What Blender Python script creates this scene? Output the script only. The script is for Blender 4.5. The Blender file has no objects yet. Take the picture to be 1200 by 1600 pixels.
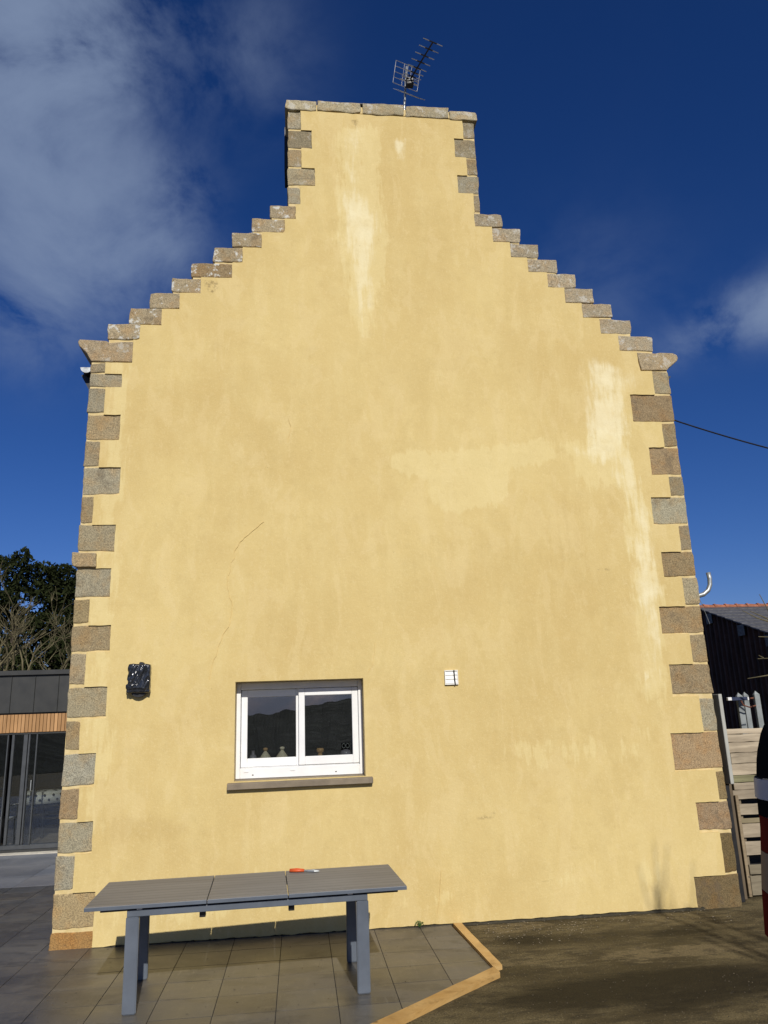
import bpy, bmesh, math, random
import numpy as np
from mathutils import Vector, Matrix, noise
from mathutils.geometry import tessellate_polygon
SC = bpy.context.scene
COL = SC.collection
R = math.radians

# ------------------------------------------------------------------ camera
cam_d = bpy.data.cameras.new("camera")
cam = bpy.data.objects.new("camera", cam_d); COL.objects.link(cam)
cam_d.sensor_fit = 'HORIZONTAL'; cam_d.sensor_width = 36.0; cam_d.lens = 36.0
cam_d.clip_start = 0.05; cam_d.clip_end = 3000
CAM = Vector((0.0, -8.0256, 1.95))
rx = Vector((0.99376978, -0.10615829, -0.03394181))
ux = Vector((0.00530566, -0.2591347, 0.96582662))
fx = Vector((0.111326, 0.95998939, 0.25695699))
m3 = Matrix((rx, ux, -fx)).transposed()
cam.matrix_world = Matrix.Translation(CAM) @ m3.to_4x4()
SC.camera = cam

# ------------------------------------------------------------------ light
SUN_DIR = Vector((0.100, -0.830, 0.553)).normalized()      # towards the sun
sun_d = bpy.data.lights.new("sun", 'SUN'); sun_d.energy = 4.2; sun_d.angle = R(0.55)
sun_d.color = (1.0, 0.945, 0.86)
sun = bpy.data.objects.new("sun", sun_d); COL.objects.link(sun)
sun.rotation_euler = SUN_DIR.to_track_quat('Z', 'Y').to_euler()
sun.location = (3, -20, 20)
SC.view_settings.view_transform = 'Standard'; SC.view_settings.look = 'None'
SC.view_settings.exposure = 0.0; SC.view_settings.gamma = 1.0
SC.render.engine = 'CYCLES'
SC.cycles.caustics_reflective = True

world = bpy.data.worlds.new("World"); SC.world = world; world.use_nodes = True
wn = world.node_tree; wn.nodes.clear()
def wN(t, **k):
    n = wn.nodes.new(t)
    for a, b in k.items(): setattr(n, a, b)
    return n
def wM(op, a, b=None, c=None, clamp=False):
    n = wn.nodes.new('ShaderNodeMath'); n.operation = op; n.use_clamp = clamp
    for i, v in enumerate((a, b, c)):
        if v is None: continue
        if isinstance(v, (int, float)): n.inputs[i].default_value = v
        else: wn.links.new(v, n.inputs[i])
    return n.outputs[0]
sky = wN('ShaderNodeTexSky', sky_type='NISHITA', sun_disc=False)
sky.sun_elevation = math.asin(SUN_DIR.z); sky.sun_rotation = math.atan2(SUN_DIR.x, SUN_DIR.y)
sky.altitude = 300; sky.air_density = 1.0; sky.dust_density = 0.3; sky.ozone_density = 3.0
hsv = wN('ShaderNodeHueSaturation'); hsv.inputs['Saturation'].default_value = 1.12
gm = wN('ShaderNodeGamma'); gm.inputs[1].default_value = 1.0
wn.links.new(sky.outputs[0], hsv.inputs['Color'])
tc = wN('ShaderNodeTexCoord')
nz = wN('ShaderNodeTexNoise'); nz.inputs['Scale'].default_value = 6.0; nz.inputs['Detail'].default_value = 10; nz.inputs['Roughness'].default_value = 0.60; nz.inputs['Distortion'].default_value = 0.30
nz2 = wN('ShaderNodeTexNoise'); nz2.inputs['Scale'].default_value = 2.2; nz2.inputs['Detail'].default_value = 3
wmp = wN('ShaderNodeMapping'); wmp.inputs['Scale'].default_value = (1.0, 1.0, 1.25); wmp.inputs['Rotation'].default_value = (0.0, 0.35, 0.0)
wn.links.new(tc.outputs['Generated'], wmp.inputs['Vector'])
wn.links.new(wmp.outputs[0], nz.inputs['Vector']); wn.links.new(wmp.outputs[0], nz2.inputs['Vector'])
CLOUDS = [((-0.29, 0.655, 0.70), 0.070, 1.05), ((-0.22, 0.675, 0.705), 0.050, 0.80), ((-0.235, 0.715, 0.66), 0.045, 0.60), ((-0.33, 0.70, 0.63), 0.055, 0.60), ((-0.30, 0.765, 0.575), 0.060, 0.55),
          ((-0.24, 0.775, 0.585), 0.040, 0.40), ((-0.155, 0.79, 0.595), 0.038, 0.60), ((-0.225, 0.83, 0.515), 0.045, 0.62), ((-0.16, 0.825, 0.54), 0.035, 0.5), ((-0.30, 0.81, 0.50), 0.05, 0.5), ((-0.31, 0.85, 0.44), 0.035, 0.36), ((-0.06, 0.70, 0.712), 0.05, 0.30),
          ((0.445, 0.793, 0.415), 0.016, 0.35), ((0.472, 0.774, 0.423), 0.018, 0.50), ((0.497, 0.755, 0.43), 0.020, 0.62), ((0.52, 0.737, 0.432), 0.022, 0.72), ((0.54, 0.722, 0.432), 0.024, 0.85), ((0.36, 0.80, 0.475), 0.06, 0.16),
          ((0.0, -1.0, 0.05), 0.20, 2.5), ((0.2, -0.95, 0.2), 0.45, 1.1), ((-0.6, -0.7, 0.3), 0.4, 0.8), ((0.8, -0.5, 0.5), 0.35, 0.7)]  # first cloud here is added behind the camera to brighten the pane reflections
tot = None
for d, sig, amp in CLOUDS:
    dv = Vector(d).normalized()
    dp = wN('ShaderNodeVectorMath', operation='DOT_PRODUCT'); dp.inputs[1].default_value = dv
    wn.links.new(tc.outputs['Generated'], dp.inputs[0])
    k = 1.0 / (sig * sig)
    e = wM('EXPONENT', wM('MULTIPLY', wM('SUBTRACT', dp.outputs['Value'], 1.0), k))
    e = wM('MULTIPLY', e, amp)
    tot = e if tot is None else wM('ADD', tot, e)
nf = wM('SUBTRACT', wM('ADD', wM('MULTIPLY', nz.outputs[0], 1.8), wM('MULTIPLY', nz2.outputs[0], 0.35)), 0.86)
cm = wM('MAXIMUM', wM('MULTIPLY', tot, wM('MULTIPLY', nf, 3.6)), 0.0)
cm = wM('MULTIPLY', wM('SUBTRACT', 1.0, wM('EXPONENT', wM('MULTIPLY', cm, -0.95))), 0.80)
mixc = wN('ShaderNodeMixRGB'); wn.links.new(cm, mixc.inputs[0])
tint = wN('ShaderNodeMixRGB', blend_type='MULTIPLY'); tint.inputs[0].default_value = 1.0; tint.inputs[2].default_value = (0.66, 0.90, 1.06, 1)
wn.links.new(hsv.outputs[0], tint.inputs[1])
spx = wN('ShaderNodeSeparateColor'); cmb = wN('ShaderNodeCombineColor'); wn.links.new(tint.outputs[0], spx.inputs[0])
for i_, (a_, g_) in enumerate(((0.611, 1.375), (0.589, 1.158), (0.868, 1.10))):      # deep clear winter blue
    wn.links.new(wM('MULTIPLY', wM('POWER', wM('MAXIMUM', spx.outputs[i_], 0.0), g_), a_), cmb.inputs[i_])
wn.links.new(cmb.outputs[0], gm.inputs[0])
wn.links.new(gm.outputs[0], mixc.inputs[1]); mixc.inputs[2].default_value = (4.0, 5.2, 7.6, 1)
bg = wN('ShaderNodeBackground'); bg.inputs[1].default_value = 0.06
wn.links.new(mixc.outputs[0], bg.inputs[0])
wo = wN('ShaderNodeOutputWorld'); wn.links.new(bg.outputs[0], wo.inputs[0])

# ------------------------------------------------------------------ material helpers
class NT:
    def __init__(s, name):
        s.m = bpy.data.materials.new(name); s.m.use_nodes = True; s.t = s.m.node_tree; s.t.nodes.clear()
        s.b = s.t.nodes.new('ShaderNodeBsdfPrincipled'); s.o = s.t.nodes.new('ShaderNodeOutputMaterial')
        s.t.links.new(s.b.outputs[0], s.o.inputs[0]); s._co = None
    def L(s, a, b): s.t.links.new(a, b)
    def put(s, sock, v):
        if isinstance(v, (int, float)): sock.default_value = v
        elif isinstance(v, (tuple, list)): sock.default_value = (*v, 1) if (len(v) == 3 and len(sock.default_value) == 4) else v
        else: s.L(v, sock)
    def co(s, scale=(1, 1, 1), rot=(0, 0, 0)):
        if s._co is None:
            s._co = s.t.nodes.new('ShaderNodeTexCoord').outputs['Object']
        mp = s.t.nodes.new('ShaderNodeMapping'); mp.inputs['Scale'].default_value = scale; mp.inputs['Rotation'].default_value = rot
        s.L(s._co, mp.inputs[0]); return mp.outputs[0]
    def noise(s, scale=5, detail=4, rough=0.55, sc=(1, 1, 1), dist=0, rot=(0, 0, 0)):
        n = s.t.nodes.new('ShaderNodeTexNoise'); n.inputs['Scale'].default_value = scale; n.inputs['Detail'].default_value = detail
        n.inputs['Roughness'].default_value = rough; n.inputs['Distortion'].default_value = dist
        s.L(s.co(sc, rot), n.inputs['Vector']); return n.outputs[0]
    def voro(s, scale=5, sc=(1, 1, 1), out='Distance', feature='F1'):
        n = s.t.nodes.new('ShaderNodeTexVoronoi'); n.inputs['Scale'].default_value = scale; n.feature = feature
        s.L(s.co(sc), n.inputs['Vector']); return n.outputs[out]
    def ramp(s, v, lo, hi, a=0.0, b=1.0):
        n = s.t.nodes.new('ShaderNodeMapRange'); n.interpolation_type = 'SMOOTHSTEP'
        s.put(n.inputs[0], v); n.inputs[1].default_value = lo; n.inputs[2].default_value = hi; n.inputs[3].default_value = a; n.inputs[4].default_value = b
        return n.outputs[0]
    def math(s, op, a, b=0.0, clamp=False):
        n = s.t.nodes.new('ShaderNodeMath'); n.operation = op; n.use_clamp = clamp
        s.put(n.inputs[0], a); s.put(n.inputs[1], b); return n.outputs[0]
    def mix(s, f, a, b, mode='MIX'):
        n = s.t.nodes.new('ShaderNodeMixRGB'); n.blend_type = mode
        s.put(n.inputs[0], f); s.put(n.inputs[1], a); s.put(n.inputs[2], b); return n.outputs[0]
    def attr(s, name, out='Fac'):
        n = s.t.nodes.new('ShaderNodeAttribute'); n.attribute_name = name; return n.outputs[out]
    def ocol(s):
        n = s.t.nodes.new('ShaderNodeObjectInfo'); return n.outputs['Color']
    def bump(s, h, strength=0.3, dist=0.01):
        n = s.t.nodes.new('ShaderNodeBump'); n.inputs['Strength'].default_value = strength; n.inputs['Distance'].default_value = dist
        s.L(h, n.inputs['Height']); s.L(n.outputs[0], s.b.inputs['Normal']); return n
    def fin(s, color, rough=0.6, metal=0.0, spec=0.5, **k):
        s.put(s.b.inputs['Base Color'], color); s.put(s.b.inputs['Roughness'], rough); s.put(s.b.inputs['Metallic'], metal)
        s.b.inputs['Specular IOR Level'].default_value = spec
        for a, b in k.items(): s.put(s.b.inputs[a.replace('_', ' ')], b)
        return s.m

def simple(name, c, rough=0.6, var=0.15, scale=6, metal=0.0, spec=0.5, bump=0.0, bscale=60, sc=(1, 1, 1), **k):
    t = NT(name)
    n = t.noise(scale, 5, 0.6, sc)
    f = t.ramp(n, 0.3, 0.7, 1 - var, 1 + var)
    g = t.t.nodes.new('ShaderNodeCombineColor')
    for i in range(3): t.L(f, g.inputs[i])
    col = t.mix(1.0, c, g.outputs[0], 'MULTIPLY')
    if bump: t.bump(t.noise(bscale, 4, 0.6), bump, 0.004)
    n2 = t.noise(scale * 2.3, 3)
    return t.fin(col, t.ramp(n2, 0.3, 0.7, max(0.02, rough - 0.07), min(1, rough + 0.07)), metal, spec, **k)

M = {}
# --- ochre render
t = NT('ochre_render')
big = t.noise(0.55, 4, 0.55, dist=0.4)
strk = t.noise(3.4, 6, 0.65, (1.6, 1, 0.45))
fine = t.noise(9, 6, 0.68)
c = t.mix(t.ramp(big, 0.28, 0.72), (0.574, 0.430, 0.177), (0.649, 0.509, 0.223))
c = t.mix(t.ramp(strk, 0.42, 0.68, 0, 0.24), c, (0.703, 0.581, 0.292))
cl = t.noise(1.5, 6, 0.62, (1, 1, 0.8), dist=0.5)
c = t.mix(t.ramp(cl, 0.53, 0.60, 0, 0.22), c, (0.551, 0.411, 0.167))
drip = t.noise(7.0, 5, 0.62, (1.9, 1, 0.30)); drip2 = t.noise(26, 3, 0.6, (1.4, 1, 0.14)); blob = t.noise(2.4, 4, 0.6)
nn = t.math('ADD', t.math('ADD', t.math('MULTIPLY', drip, 0.45), t.math('MULTIPLY', drip2, 0.16)), t.math('MULTIPLY', blob, 0.42))
nn = t.math('SUBTRACT', nn, 0.515)
dr3 = t.noise(2.3, 7, 0.66, (1.4, 1, 0.6), dist=0.6)      # faint tide marks all over
c = t.mix(t.ramp(dr3, 0.53, 0.575, 0, 0.24), c, (0.696, 0.559, 0.286))
c = t.mix(t.math('MULTIPLY', t.ramp(dr3, 0.475, 0.50, 1, 0), t.ramp(t.noise(1.1, 3), 0.45, 0.6, 0, .22)), c, (0.543, 0.414, 0.169))
lt = t.math('ADD', t.attr('light'), t.math('MULTIPLY', nn, 1.15))
c = t.mix(t.ramp(lt, 0.46, 0.55, 0, 0.40), c, (0.742, 0.627, 0.317))
pl = t.math('ADD', t.attr('pale'), t.math('MULTIPLY', nn, 0.95))
pamp = t.math('MULTIPLY', t.ramp(pl, 0.42, 0.60, 0, 0.66), t.ramp(t.noise(3.4, 5, 0.66), 0.30, 0.66, 0.5, 1.0))
c = t.mix(pamp, c, (0.831, 0.769, 0.530))
dk = t.math('ADD', t.attr('dark'), t.math('MULTIPLY', nn, 1.25))
c = t.mix(t.ramp(dk, 0.47, 0.68, 0, 0.24), c, (0.433, 0.303, 0.112))
sm = t.math('MULTIPLY', t.ramp(t.attr('smudge'), 0.45, 0.9), t.ramp(t.noise(24, 5, 0.75), 0.42, 0.64, 0, 0.75))
c = t.mix(sm, c, (0.197, 0.137, 0.062))
c = t.mix(t.ramp(fine, 0.50, 0.72, 0, 0.20), c, (0.481, 0.356, 0.144))
c = t.mix(t.ramp(t.noise(38, 4, 0.7), 0.30, 0.50, 0.15, 0), c, (0.787, 0.669, 0.367))
sp = t.voro(5.2); c = t.mix(t.ramp(sp, 0.012, 0.03, 0.55, 0), c, (0.216, 0.156, 0.078))
grit = t.noise(62, 3, 0.8); c = t.mix(t.ramp(grit, 0.56, 0.72, 0, 0.30), c, (0.435, 0.326, 0.134)); c = t.mix(t.ramp(grit, 0.44, 0.30, 0, 0.25), c, (0.828, 0.714, 0.428))
hb = t.math('ADD', t.math('MULTIPLY', t.noise(55, 5, 0.72), 0.6), t.math('MULTIPLY', t.noise(7, 5, 0.6), 1.3))
t.bump(hb, 0.55, 0.006)
M['render'] = t.fin(c, 0.93, spec=0.2)
# --- mortar
t = NT('cream_mortar')
c = t.mix(t.ramp(t.noise(14, 4), 0.35, 0.65), (0.66, 0.53, 0.28), (0.58, 0.45, 0.21))
t.bump(t.noise(70, 4, 0.7), 0.6, 0.004); M['mortar'] = t.fin(c, 0.95, spec=0.2)
# --- granite, tinted per stone through the object's own colour
t = NT('weathered_granite')
g1 = t.noise(95, 3, 0.75); g2 = t.voro(75); g3 = t.noise(5.5, 6, 0.62); g4 = t.noise(24, 5, 0.65)
c = t.mix(t.ramp(g1, 0.36, 0.62), (0.62, 0.62, 0.62), (1.28, 1.26, 1.22))
c = t.mix(t.ramp(t.noise(60, 2, 0.6), 0.64, 0.70, 0, 0.6), c, (1.9, 1.85, 1.75))
c = t.mix(t.ramp(t.noise(70, 2, 0.5), 0.33, 0.25, 0, 0.75), c, (0.30, 0.28, 0.26))
c = t.mix(t.ramp(g3, 0.44, 0.66, 0, 0.50), c, (1.10, 0.86, 0.60), 'MULTIPLY')
c = t.mix(t.ramp(g4, 0.50, 0.66, 0, 0.40), c, (0.60, 0.60, 0.58), 'MULTIPLY')
c = t.mix(1.0, c, t.ocol(), 'MULTIPLY')
c = t.mix(1.0, c, (1.04, 0.985, 0.845), 'MULTIPLY')
c = t.mix(t.ramp(t.noise(3.2, 5, 0.7, (1, 1, 1)), 0.54, 0.66, 0, 0.5), c, (0.12, 0.095, 0.065))
li = t.math('MULTIPLY', t.ramp(t.noise(7, 6, 0.75), 0.54, 0.60), t.attr('lichen'))
c = t.mix(li, c, (0.56, 0.55, 0.49))
t.bump(t.math('ADD', t.math('MULTIPLY', g1, 0.5), t.math('MULTIPLY', g4, 1.2)), 0.9, 0.008)
M['granite'] = t.fin(c, 0.9, spec=0.25)
# --- wet mottled asphalt
t = NT('yard_asphalt')
a = t.noise(0.55, 5, 0.6, (0.7, 1.8, 1), dist=0.7); b = t.noise(1.7, 6, 0.65, (0.8, 1.5, 1)); g = t.noise(75, 3, 0.75)
c = t.mix(t.ramp(a, 0.36, 0.62), (0.0845, 0.0658, 0.0296), (0.2160, 0.1711, 0.0842))
c = t.mix(t.ramp(b, 0.45, 0.62, 0, 0.65), c, (0.0576, 0.0442, 0.0218))
c = t.mix(t.ramp(t.noise(6, 6, 0.72, (0.35, 1.3, 1), dist=.4), 0.55, 0.63, 0, 0.6), c, (0.1920, 0.1551, 0.0819))
nw = t.attr('nearwall')
c = t.mix(t.math('MULTIPLY', t.ramp(t.math('ADD', nw, t.math('MULTIPLY', t.math('SUBTRACT', t.noise(3.2, 6, 0.7, (0.6, 1.6, 1)), 0.5), 1.5)), 0.45, 0.62), 0.8), c, (0.2400, 0.1880, 0.0975))
c = t.mix(t.ramp(t.noise(11, 5, 0.7, (0.5, 1.3, 1)), 0.52, 0.60, 0, 0.55), c, (0.0480, 0.0395, 0.0234))
c = t.mix(t.ramp(g, 0.35, 0.70, 0.55, 0), c, (0.0173, 0.0141, 0.0086))
c = t.mix(t.ramp(t.voro(30), 0.10, 0.17, 0.65, 0), c, (0.2592, 0.2162, 0.1326))
c = t.mix(t.ramp(t.voro(13), 0.05, 0.09, 0.8, 0), c, (0.0192, 0.0150, 0.0078))
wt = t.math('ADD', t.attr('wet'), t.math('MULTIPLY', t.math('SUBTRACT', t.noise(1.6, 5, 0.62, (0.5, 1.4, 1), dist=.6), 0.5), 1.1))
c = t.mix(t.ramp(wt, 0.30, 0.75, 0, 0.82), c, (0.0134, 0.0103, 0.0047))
t.bump(t.math('ADD', g, t.noise(160, 2)), 0.8, 0.006)
M['asphalt'] = t.fin(c, t.ramp(a, 0.36, 0.62, 0.72, 0.90), spec=0.16)
# --- tiles
def tilemat(name, c0, c1, spec, r0, r1, wet=True):
    t = NT(name)
    a = t.noise(1.0, 5, 0.6, (1, 1.4, 1)); b = t.noise(8, 5, 0.7, (1, 0.35, 1))
    c = t.mix(t.ramp(a, 0.35, 0.65), c0, c1)
    c = t.mix(1.0, c, t.attr('tint', 'Color'), 'MULTIPLY')
    if wet:
        w = t.noise(2.1, 5, 0.62, (0.7, 1.5, 1), dist=0.5)
        c = t.mix(t.ramp(w, 0.52, 0.57, 0, 0.45), c, tuple(v * 0.55 for v in c0))
        c = t.mix(t.ramp(t.noise(18, 4, 0.6, (1.8, 0.22, 1)), 0.60, 0.72, 0, 0.35), c, (0.17, 0.155, 0.13))
    c = t.mix(t.ramp(b, 0.50, 0.75, 0, 0.3), c, tuple(v * 1.5 for v in c1))
    if wet: c = t.mix(t.ramp(t.noise(4.5, 6, 0.7, (0.45, 1.6, 1), dist=0.4), 0.56, 0.64, 0, 0.30), c, (0.155, 0.135, 0.100))
    t.bump(t.noise(90, 3, 0.7), 0.35, 0.003)
    M[name] = t.fin(c, t.ramp(a, 0.35, 0.65, r0, r1), spec=spec)
tilemat('tile', (0.064, 0.062, 0.058), (0.112, 0.102, 0.086), 0.55, 0.30, 0.52)
tilemat('terrace', (0.125, 0.132, 0.150), (0.165, 0.170, 0.185), 0.5, 0.45, 0.6, False)
M['grout'] = simple('dark_grout', (0.022, 0.020, 0.018), 0.9)
# --- timber
def wood(name, c0, c1, sc, rough=0.8, spec=0.25, knots=True):
    t = NT(name)
    g = t.noise(7, 6, 0.65, sc, dist=0.8); h = t.noise(26, 4, 0.6, sc); l = t.noise(2.2, 4)
    c = t.mix(t.ramp(g, 0.32, 0.68), c0, c1)
    c = t.mix(t.ramp(h, 0.55, 0.75, 0, 0.55), c, tuple(v * 0.45 for v in c0))
    c = t.mix(t.ramp(l, 0.45, 0.7, 0, 0.35), c, tuple(v * 0.6 for v in c0))
    c = t.mix(1.0, c, t.ocol(), 'MULTIPLY')
    if knots: c = t.mix(t.ramp(t.voro(4.5, tuple(0.55 + 0.45 * v for v in sc)), 0.05, 0.10, 0.75, 0), c, tuple(v * 0.25 for v in c0))
    t.bump(h, 0.5, 0.003)
    M[name] = t.fin(c, rough, spec=spec)
wood('edging_wood', (0.46, 0.27, 0.085), (0.60, 0.40, 0.16), (0.25, 0.25, 1))
wood('pallet_wood', (0.27, 0.235, 0.185), (0.42, 0.375, 0.30), (0.12, 1, 1.6))
wood('post_wood', (0.30, 0.30, 0.27), (0.42, 0.42, 0.38), (1.5, 1, 0.12))
wood('clad_wood', (0.36, 0.20, 0.085), (0.47, 0.275, 0.13), (1.5, 1, 0.12), 0.6, 0.3, False)
M['dark_post'] = simple('dark_brown_post', (0.125, 0.092, 0.055), 0.8, 0.3, 8, sc=(1, 1, .2))
M['table_metal'] = simple('blue_grey_powder_coat', (0.100, 0.118, 0.146), 0.42, 0.10, 5, spec=0.45)
# --- table slats : fine grooves along the length
t = NT('grooved_table_board')
w = t.t.nodes.new('ShaderNodeTexWave'); w.wave_type = 'BANDS'; w.bands_direction = 'Y'; w.inputs['Scale'].default_value = 3.3; w.inputs['Distortion'].default_value = 0
t.L(t.co(), w.inputs['Vector'])
gr = t.ramp(w.outputs[0], 0.0, 0.06, 1, 0)
c = t.mix(t.ramp(t.noise(3, 5, 0.6, (0.3, 1.5, 1)), 0.35, 0.65), (0.155, 0.150, 0.145), (0.190, 0.184, 0.176))
c = t.mix(t.math('MULTIPLY', gr, 0.6), c, (0.045, 0.043, 0.042))
c = t.mix(t.ramp(t.voro(11), 0.018, 0.03, 0.6, 0), c, (0.45, 0.45, 0.43))
t.bump(w.outputs[0], 0.15, 0.002)
M['table_board'] = t.fin(c, 0.55, spec=0.4)
M['black_plastic'] = simple('black_plastic', (0.012, 0.012, 0.013), 0.45)
t = NT('crinkled_black_bag'); t.bump(t.noise(30, 3, 0.6, (1, 1, 0.4), dist=0.8, rot=(0, R(-25), 0)), 0.5, 0.006)
M['bag'] = t.fin((0.016, 0.018, 0.022), 0.20, spec=0.9)
M['white_pvc'] = simple('white_window_plastic', (0.80, 0.80, 0.79), 0.35, 0.03)
M['white_paint'] = simple('white_paint', (0.78, 0.77, 0.72), 0.5, 0.05)
M['sill'] = simple('grey_brown_sill_stone', (0.205, 0.165, 0.115), 0.8, 0.18, 5, bump=0.5)
t = NT('double_glazing')
gl = t.t.nodes.new('ShaderNodeBsdfGlossy'); gl.inputs['Roughness'].default_value = 0.0
t.put(gl.inputs['Color'], (0.92, 0.97, 1.0))
tr = t.t.nodes.new('ShaderNodeBsdfTransparent'); tr.inputs[0].default_value = (0.78, 0.80, 0.80, 1)
mx = t.t.nodes.new('ShaderNodeMixShader'); lw = t.t.nodes.new('ShaderNodeLayerWeight'); lw.inputs[0].default_value = 0.35
t.put(mx.inputs[0], t.ramp(lw.outputs['Facing'], 0.0, 1.0, 0.13, 0.6)); t.L(tr.outputs[0], mx.inputs[1]); t.L(gl.outputs[0], mx.inputs[2])
t.L(mx.outputs[0], t.o.inputs[0]); t.t.nodes.remove(t.b); M['glass'] = t.m
GLASS_GLOSS = gl
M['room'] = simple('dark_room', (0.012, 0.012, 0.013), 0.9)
M['anthracite'] = simple('anthracite_sheet', (0.030, 0.031, 0.030), 0.5, 0.15, 2)
M['anthracite_frame'] = simple('anthracite_frame', (0.055, 0.060, 0.066), 0.45)
M['concrete_strip'] = simple('pale_concrete', (0.50, 0.47, 0.40), 0.85, 0.15, 6)
M['slate'] = simple('slate_roofing', (0.085, 0.085, 0.088), 0.65, 0.35, 10, bump=0.6, bscale=30)
M['clay'] = simple('orange_clay_ridge', (0.30, 0.11, 0.055), 0.8, 0.3, 6)
M['barn'] = simple('dark_corrugated_sheet', (0.036, 0.018, 0.014), 0.85, 0.45, 3, sc=(1, 1, .3))
M['galv'] = simple('galvanised_steel', (0.36, 0.38, 0.38), 0.42, 0.2, 20, metal=0.55)
M['alu'] = simple('aluminium_rod', (0.62, 0.62, 0.60), 0.35, 0.1, metal=0.8)
M['grey_post'] = simple('grey_steel_post', (0.22, 0.24, 0.24), 0.6, 0.2)
M['blue'] = simple('dark_blue_paint', (0.02, 0.03, 0.07), 0.5)
M['rust'] = simple('rusty_iron', (0.17, 0.06, 0.03), 0.85, 0.4, 12)
M['orange'] = simple('orange_grip', (0.62, 0.095, 0.02), 0.45, 0.1)
M['leaf_dark'] = simple('evergreen_leaves', (0.019, 0.024, 0.009), 0.9, 0.5, 1.2, spec=0.04)
M['leaf_green'] = simple('small_green_leaves', (0.06, 0.12, 0.02), 0.6, 0.3, 8)
M['bark'] = simple('bare_bark', (0.125, 0.108, 0.060), 0.9, 0.35, 3, spec=0.2)
M['bark_dark'] = simple('dark_bark', (0.06, 0.045, 0.03), 0.9, 0.3, 3)
M['hill'] = simple('wooded_hillside', (0.009, 0.012, 0.005), 0.95, 0.5, 0.2, spec=0.1)
M['glaze'] = simple('cream_glazed_ceramic', (0.58, 0.52, 0.37), 0.25, 0.08)
M['brown_glaze'] = simple('ochre_wood_knob', (0.48, 0.28, 0.10), 0.5)
M['jar'] = simple('grey_violet_glass', (0.20, 0.19, 0.22), 0.15, 0.1)
M['cloth'] = simple('white_cloth', (0.55, 0.55, 0.50), 0.9)
M['chair_white'] = simple('white_chair', (0.62, 0.64, 0.64), 0.5)
M['car_paint'] = simple('pale_car_paint', (0.42, 0.44, 0.46), 0.25, 0.02, spec=0.6, Coat_Weight=0.6)
M['car_trim'] = simple('silver_trim', (0.42, 0.46, 0.54), 0.5, 0.05, spec=0.1)
M['car_black'] = simple('car_black', (0.012, 0.012, 0.013), 0.6, spec=0.0)
M['car_glass'] = simple('dark_car_glass', (0.020, 0.023, 0.026), 0.06, spec=0.8)
M['lamp_red'] = simple('red_lamp_lens', (0.16, 0.024, 0.016), 0.6, 0.08, spec=0.0)
M['lamp_clear'] = simple('clear_lamp_lens', (0.36, 0.26, 0.16), 0.5, 0.1, spec=0.0)
M['tyre'] = simple('tyre_rubber', (0.02, 0.02, 0.02), 0.8)
M['crack'] = simple('hairline_crack', (0.60, 0.45, 0.21), 0.95)
M['moss'] = simple('dark_damp_dirt', (0.045, 0.038, 0.022), 0.95)
M['pebble'] = simple('pale_rubble', (0.26, 0.22, 0.155), 0.9, 0.5, 30)

# ------------------------------------------------------------------ object helpers
def tag(o, label=None, cat=None, group=None, kind=None):
    if label: o['label'] = label
    if cat: o['category'] = cat
    if group: o['group'] = group
    if kind: o['kind'] = kind
    return o
def link(name, me, mat, parent=None, color=None):
    o = bpy.data.objects.new(name, me); COL.objects.link(o)
    if mat is not None: me.materials.append(M[mat] if isinstance(mat, str) else mat)
    if parent: o.parent = parent
    if color: o.color = (*color, 1)
    return o
def obj(name, bm, mat, parent=None, smooth=False, color=None):
    bmesh.ops.recalc_face_normals(bm, faces=bm.faces[:])
    me = bpy.data.meshes.new(name); bm.to_mesh(me); bm.free()
    if smooth: me.polygons.foreach_set('use_smooth', [True] * len(me.polygons))
    return link(name, me, mat, parent, color)
def pyobj(name, v, f, mat, parent=None, smooth=False, color=None):
    me = bpy.data.meshes.new(name); me.from_pydata(v, [], f); me.update()
    if smooth: me.polygons.foreach_set('use_smooth', [True] * len(me.polygons))
    return link(name, me, mat, parent, color)
def thing(name, label, cat, loc=(0, 0, 0), group=None, rz=0):
    o = bpy.data.objects.new(name, None); COL.objects.link(o); o.location = loc; o.rotation_euler = (0, 0, rz)
    o.empty_display_size = 0.2
    return tag(o, label, cat, group)
def box(bm, x0, x1, y0, y1, z0, z1, bev=0.0, seg=1, mtx=None):
    r = bmesh.ops.create_cube(bm, size=1)
    vs = r['verts']
    for v in vs: v.co = Vector(((x0 + x1) / 2 + v.co.x * (x1 - x0), (y0 + y1) / 2 + v.co.y * (y1 - y0), (z0 + z1) / 2 + v.co.z * (z1 - z0)))
    if mtx: bmesh.ops.transform(bm, matrix=mtx, verts=vs)
    if bev:
        es = list({e for v in vs for e in v.link_edges})
        bmesh.ops.bevel(bm, geom=es, offset=bev, segments=seg, affect='EDGES', profile=0.6)
    return vs
def bx(name, x0, x1, y0, y1, z0, z1, mat, parent=None, bev=0.003, color=None, seg=1):
    bm = bmesh.new(); box(bm, x0, x1, y0, y1, z0, z1, bev, seg); return obj(name, bm, mat, parent, color=color)
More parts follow.
